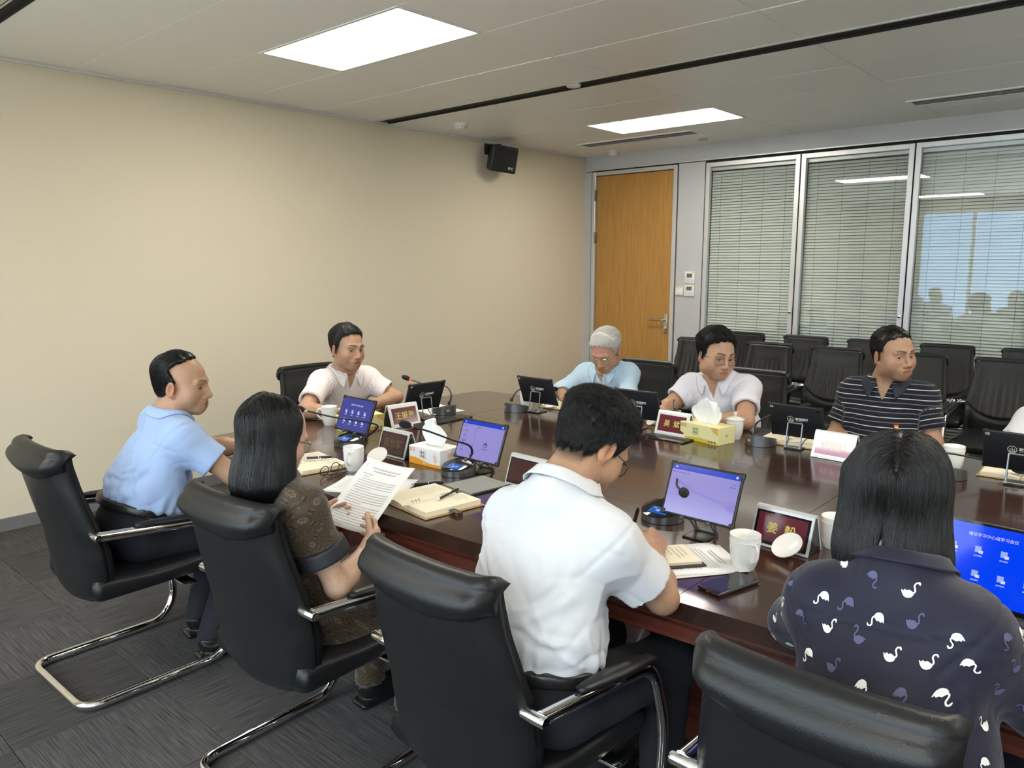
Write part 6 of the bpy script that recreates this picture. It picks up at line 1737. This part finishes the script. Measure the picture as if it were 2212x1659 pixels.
# man in the white polo
PEOPLE['polo'] = R = make_person(dict(label='man in glasses and a white polo shirt, glancing aside, a pen in his hand',
    pelvis=(3.35, 4.11, .58), chest=(3.335, 4.015, .79), neck=(3.330, 3.935, .975), head=(3.345, 3.870, 1.108), rp=(-1, .05, 0),
    shR=(3.165, 3.945, .905), shL=(3.490, 3.960, .925), elR=(3.095, 3.800, .80), elL=(3.590, 3.745, .795), wrR=(3.120, 3.690, .79), wrL=(3.400, 3.705, .786),
    handR=dict(d=(.35, -.75, .08), n=(.6, 0, -.7), curl=(50, 55, 58, 60), thumb=(.6, .75, .5)), handL=dict(d=(-.95, -.02, .0), n=(0, 0, -1), curl=10),
    look=(-32, 8, -4), hs=1.07, skin=(.47, .28, .185), hairmat=M_hb, gaze=(14, 0), hres=.003, bulk=1.08, armr=1.1, belly=.04, wr_amp=.006, seed=51, sres=.0075, slr=.020,
    face=dict(fat=1.07, jaw=1.08, hairline=.056, recede=.0, thick=.022, flow=side(1.), crop=.3, age=.7, n=6000, L=.06, lift=.006, clump=.3, eye=.68), shirtmat=cloth('polo_white', (.68, .67, .74)), sleeve=.62, gap=.42, leaf=.034))
glasses_on(R, mat('gunmetal_wire', (.12, .1, .09), .3, 1.))
# man in the striped polo
PEOPLE['striped'] = R = make_person(dict(label='man in a navy polo shirt with thin white stripes, looking away to the right',
    pelvis=(4.16, 4.01, .58), chest=(4.175, 4.015, .82), neck=(4.185, 4.010, 1.030), head=(4.215, 3.975, 1.168), rp=(-1, .08, 0),
    shR=(4.040, 4.010, .965), shL=(4.345, 4.045, .965), elR=(3.975, 3.945, .735), elL=(4.420, 4.005, .755), wrR=(4.050, 3.770, .785), wrL=(4.320, 3.775, .788),
    handR=dict(d=(.6, -.6, 0), n=(0, 0, -1), curl=15), handL=dict(d=(-.75, -.5, 0), n=(0, 0, -1), curl=15),
    look=(-36, 0, 3), hs=1.01, skin=(.39, .23, .145), hairmat=M_hb, gaze=(16, 0), hres=.0028, bulk=1.02, belly=.03, wr_amp=.006, seed=61, sres=.0068, slr=.022,
    face=dict(fat=1.05, jaw=1.05, hairline=.060, recede=.004, thick=.010, flow=side(1.), crop=.65, age=.8, n=4500, L=.03, eye=.68), shirtmat=stripes_mat(), collarmat=mat('polo_collar_navy', (.012, .015, .028), .8), sleeve=.68, gap=.42, leaf=.036))
badge(R, -.085, .02)
# person at the right edge
PEOPLE['edge'] = R = make_person(dict(label='person in a white short-sleeved shirt cut off by the right edge of the photo',
    pelvis=(4.98, 4.13, .58), chest=(4.965, 4.08, .80), neck=(4.960, 4.02, .985), head=(4.965, 3.97, 1.115), rp=(-1, 0, 0),
    shR=(4.80, 4.030, .915), shL=(5.12, 4.03, .915), elR=(4.72, 3.90, .79), elL=(5.20, 3.88, .79), wrR=(4.86, 3.74, .787), wrL=(5.06, 3.72, .787),
    handR=dict(d=(.7, -.5, 0), n=(0, 0, -1), curl=15), handL=dict(d=(-.7, -.5, 0), n=(0, 0, -1), curl=15),
    look=(-80, 5, 0), hs=1.0, skin=SK, hairmat=M_hb, hres=.004, handres=.005, bulk=1.0, wr_amp=.004, seed=71, sres=.009,
    face=dict(fat=1., hairline=.06, thick=.014, flow=side(1.), crop=.5, n=2500), shirtmat=MATS['shirt_white'], sleeve=.68))
# ---- held things
ps = empty('paper_sheet', (3.125, 1.66, .78), 0, 'printed sheet held up by the woman in the brown dress', 'paper')
TL, TR, BL, BR = [Vector(q) + Vector((.070, -.052, .027)) for q in ((3.000, 1.752, .880), (3.205, 1.812, .850), (3.045, 1.540, .688), (3.250, 1.562, .690))]
ex = ((TR + BR) / 2 - (TL + BL) / 2).normalized(); ey = ((TL + TR) / 2 - (BL + BR) / 2); ey = (ey - ex * ey.dot(ex)).normalized(); ez = ex.cross(ey)
ps.matrix_world = Matrix(((ex.x, ey.x, ez.x, 0), (ex.y, ey.y, ez.y, 0), (ex.z, ey.z, ez.z, 0), (0, 0, 0, 1))); ps.location = (TL + TR + BL + BR) / 4
cz = lambda x, y: .012 * (x / .105) ** 2 - .010 * (y / .15) ** 2 * (y > 0)
A = [[((-.5 + i / 10) * .21, (-.5 + j / 12) * .297, cz((-.5 + i / 10) * .21, (-.5 + j / 12) * .297)) for j in range(13)] for i in range(11)]
closed_sheet('sheet', A, [[(a, b, c + .0004) for a, b, c in r_] for r_ in A], M_paper, ps)
rows = [(-.062, .062, .112, .0075, 0), (-.050, .050, .099, .0075, 0), (-.082, -.04, .080, .0044, 0), (-.075, -.05, .069, .0044, 0)]
for k in range(19): rows.append((-.080 + (.010 if k in (0, 5, 11) else 0), .082 if k not in (4, 10) else -.01, .058 - k * .0103, .0040, k))
rows.append((-.08, -.03, -.140 + .003, .0052, 0))
tx = lines_mesh('printed_text', rows, M_ink, ps, dz=0)
for v in tx.data.vertices: v.co.z = cz(v.co.x, v.co.y) + .0010
box('staple', (-.090, .118, cz(-.09, .118) + .0012), (.0008, .010, .0008), M_base, ps)
def grip(R, s): return R['hands'][s][1]
e = grip(PEOPLE['writer'], 'R'); tipc = (e[0] + e[4]) / 2
pen(tuple(tipc + V_(-.022, .020, -.028)), tuple(tipc + V_(.028, -.012, .098)), .0055, 'black pen in the writing hand of the bent man')
e = grip(PEOPLE['polo'], 'R'); tc_ = (e[0] + e[4]) / 2; pen(tuple(tc_ + V_(.02, -.01, -.03)), tuple(tc_ + V_(-.012, .03, .10)), .005, 'pen held upright by the man in the white polo')
e = grip(PEOPLE['whitehair'], 'R'); tc_ = (e[0] + e[4]) / 2; pen(tuple(tc_ + V_(.01, -.01, -.03)), tuple(tc_ + V_(-.01, .02, .10)), .005, 'pen held upright by the white-haired man', M_grayp)
e = grip(PEOPLE['blue'], 'R'); tc_ = (e[0] + e[4]) / 2; pen(tuple(tc_ + V_(.0, .02, -.02)), tuple(tc_ + V_(.0, -.06, .07)), .005, 'pen in the hand of the man in light blue', M_white)
# wrist watch
R = PEOPLE['head']; w = R['p']['wrL']; ax = Vector(w - R['p']['elL']).normalized(); q = ax.to_track_quat('Z', 'Y').to_matrix().to_4x4()
wt = lathe('wrist_watch', [(.0275, -.008), (.0300, -.008), (.0300, .008), (.0275, .008), (.0275, -.008)], M_steel, R['root'], 32); wt.matrix_world = Matrix.Translation(Vector(w) - ax * .012) @ q
dl = lathe('watch_dial', [(0, 0), (.017, 0), (.018, .003), (.016, .006), (0, .006)], M_chrome, wt, 24); dl.matrix_world = Matrix.Translation(Vector(w) - ax * .012 + Vector((.008, 0, .027))) @ Matrix.Rotation(.3, 4, 'Y')
# swans printed on the blouse
def swan_print():
    from mathutils.bvhtree import BVHTree
    R = PEOPLE['swan']; p = R['p']; bv = BVHTree.FromObject(R['shirt'], bpy.context.evaluated_depsgraph_get())
    body = [(-.50, .12), (-.36, .06), (-.30, .16), (-.18, .10), (-.05, .16), (.10, .08), (.22, .02), (.24, -.12), (.16, -.26), (.0, -.34), (-.16, -.33), (-.30, -.24), (-.40, -.10)]
    necks = smooth_path([(.17, -.05, 0), (.27, .08, 0), (.22, .26, 0), (.16, .40, 0), (.22, .56, 0), (.36, .58, 0), (.44, .46, 0)], 4)
    rnd = random.Random(11)
    out = {0: ([], []), 1: ([], [])}
    def stamp(c, ex, ey, dr, kind, sc, ang, flip):
        V, Fc = out[kind]
        def hit_(x, y):
            if flip: x = -x
            X = x * math.cos(ang) - y * math.sin(ang); Y = x * math.sin(ang) + y * math.cos(ang)
            o_ = Vector(c) + ex * X * sc + ey * Y * sc
            h = bv.ray_cast(o_, dr, 1.2)
            return None if h[0] is None else h[0] - dr * .0010 + h[1] * .0006
        pb = [hit_(*q) for q in body]; cen = hit_(-.08, -.1)
        if cen is None or any(q is None for q in pb): return
        if max((q - cen).length for q in pb) > sc * 1.1: return
        k = len(V); V.append(tuple(cen)); V += [tuple(q) for q in pb]; n = len(pb)
        for i in range(n): Fc.append((k, k + 1 + i, k + 1 + (i + 1) % n))
        L = []
        for i, q in enumerate(necks):
            t = (necks[min(i + 1, len(necks) - 1)] - necks[max(i - 1, 0)]).normalized(); w = .045 if i < len(necks) - 6 else .055 - .04 * max(0, i - (len(necks) - 4)) / 4
            a, b = hit_(q.x - t.y * w, q.y + t.x * w), hit_(q.x + t.y * w, q.y - t.x * w)
            if a is None or b is None or (a - cen).length > sc * 1.3: return
            L.append((a, b))
        k = len(V)
        for a, b in L: V += [tuple(a), tuple(b)]
        for i in range(len(L) - 1): Fc.append((k + 2 * i, k + 2 * i + 1, k + 2 * i + 3, k + 2 * i + 2))
    F = p['R2'].astype(float); cz_ = p['chest']
    views = [(Vector((.12, 1, 0)).normalized(), 0), (Vector((-1, .35, 0)).normalized(), 1), (Vector((1, .4, 0)).normalized(), 2), (Vector((0, -1, 0)), 3)]
    for dr, vi in views:
        ex = dr.cross(Vector((0, 0, 1))).normalized(); ey = Vector((0, 0, 1))
        for i in range(-6, 7):
            for j in range(-6, 6):
                x = i * .058 + (.029 if j % 2 else 0) + rnd.uniform(-.008, .008); y = j * .050 + .05 + rnd.uniform(-.008, .008)
                if vi == 0 and abs(x) > .24: continue
                c = Vector(cz_) + ex * x + ey * y - dr * .6
                h = bv.ray_cast(c, dr, 1.2)
                if h[0] is None or h[1].dot(-dr) < (.55 if vi == 0 else .72): continue
                if vi and any((Vector(q) - h[0]).length < .036 for kk in out for q in out[kk][0][::30]): continue
                kind = (i + 2 * j) % 2 if rnd.random() < .85 else rnd.randint(0, 1)
                stamp(c, ex, ey, dr, kind, .027, rnd.choice([0, 0, PI * .95, PI * 1.05, .3]), rnd.random() < .4)
    for k, (nm, m) in enumerate((('swan_print', mat('print_swan_white', (.78, .78, .76), .7)), ('swan_print', mat('print_swan_lilac', (.085, .085, .17), .7)))):
        if out[k][0]: o = mesh_obj(nm, out[k][0], out[k][1], m, R['shirt']); o['kind'] = 'stuff'; o['label'] = 'white swans' if k == 0 else 'dim lilac swans'
swan_print()
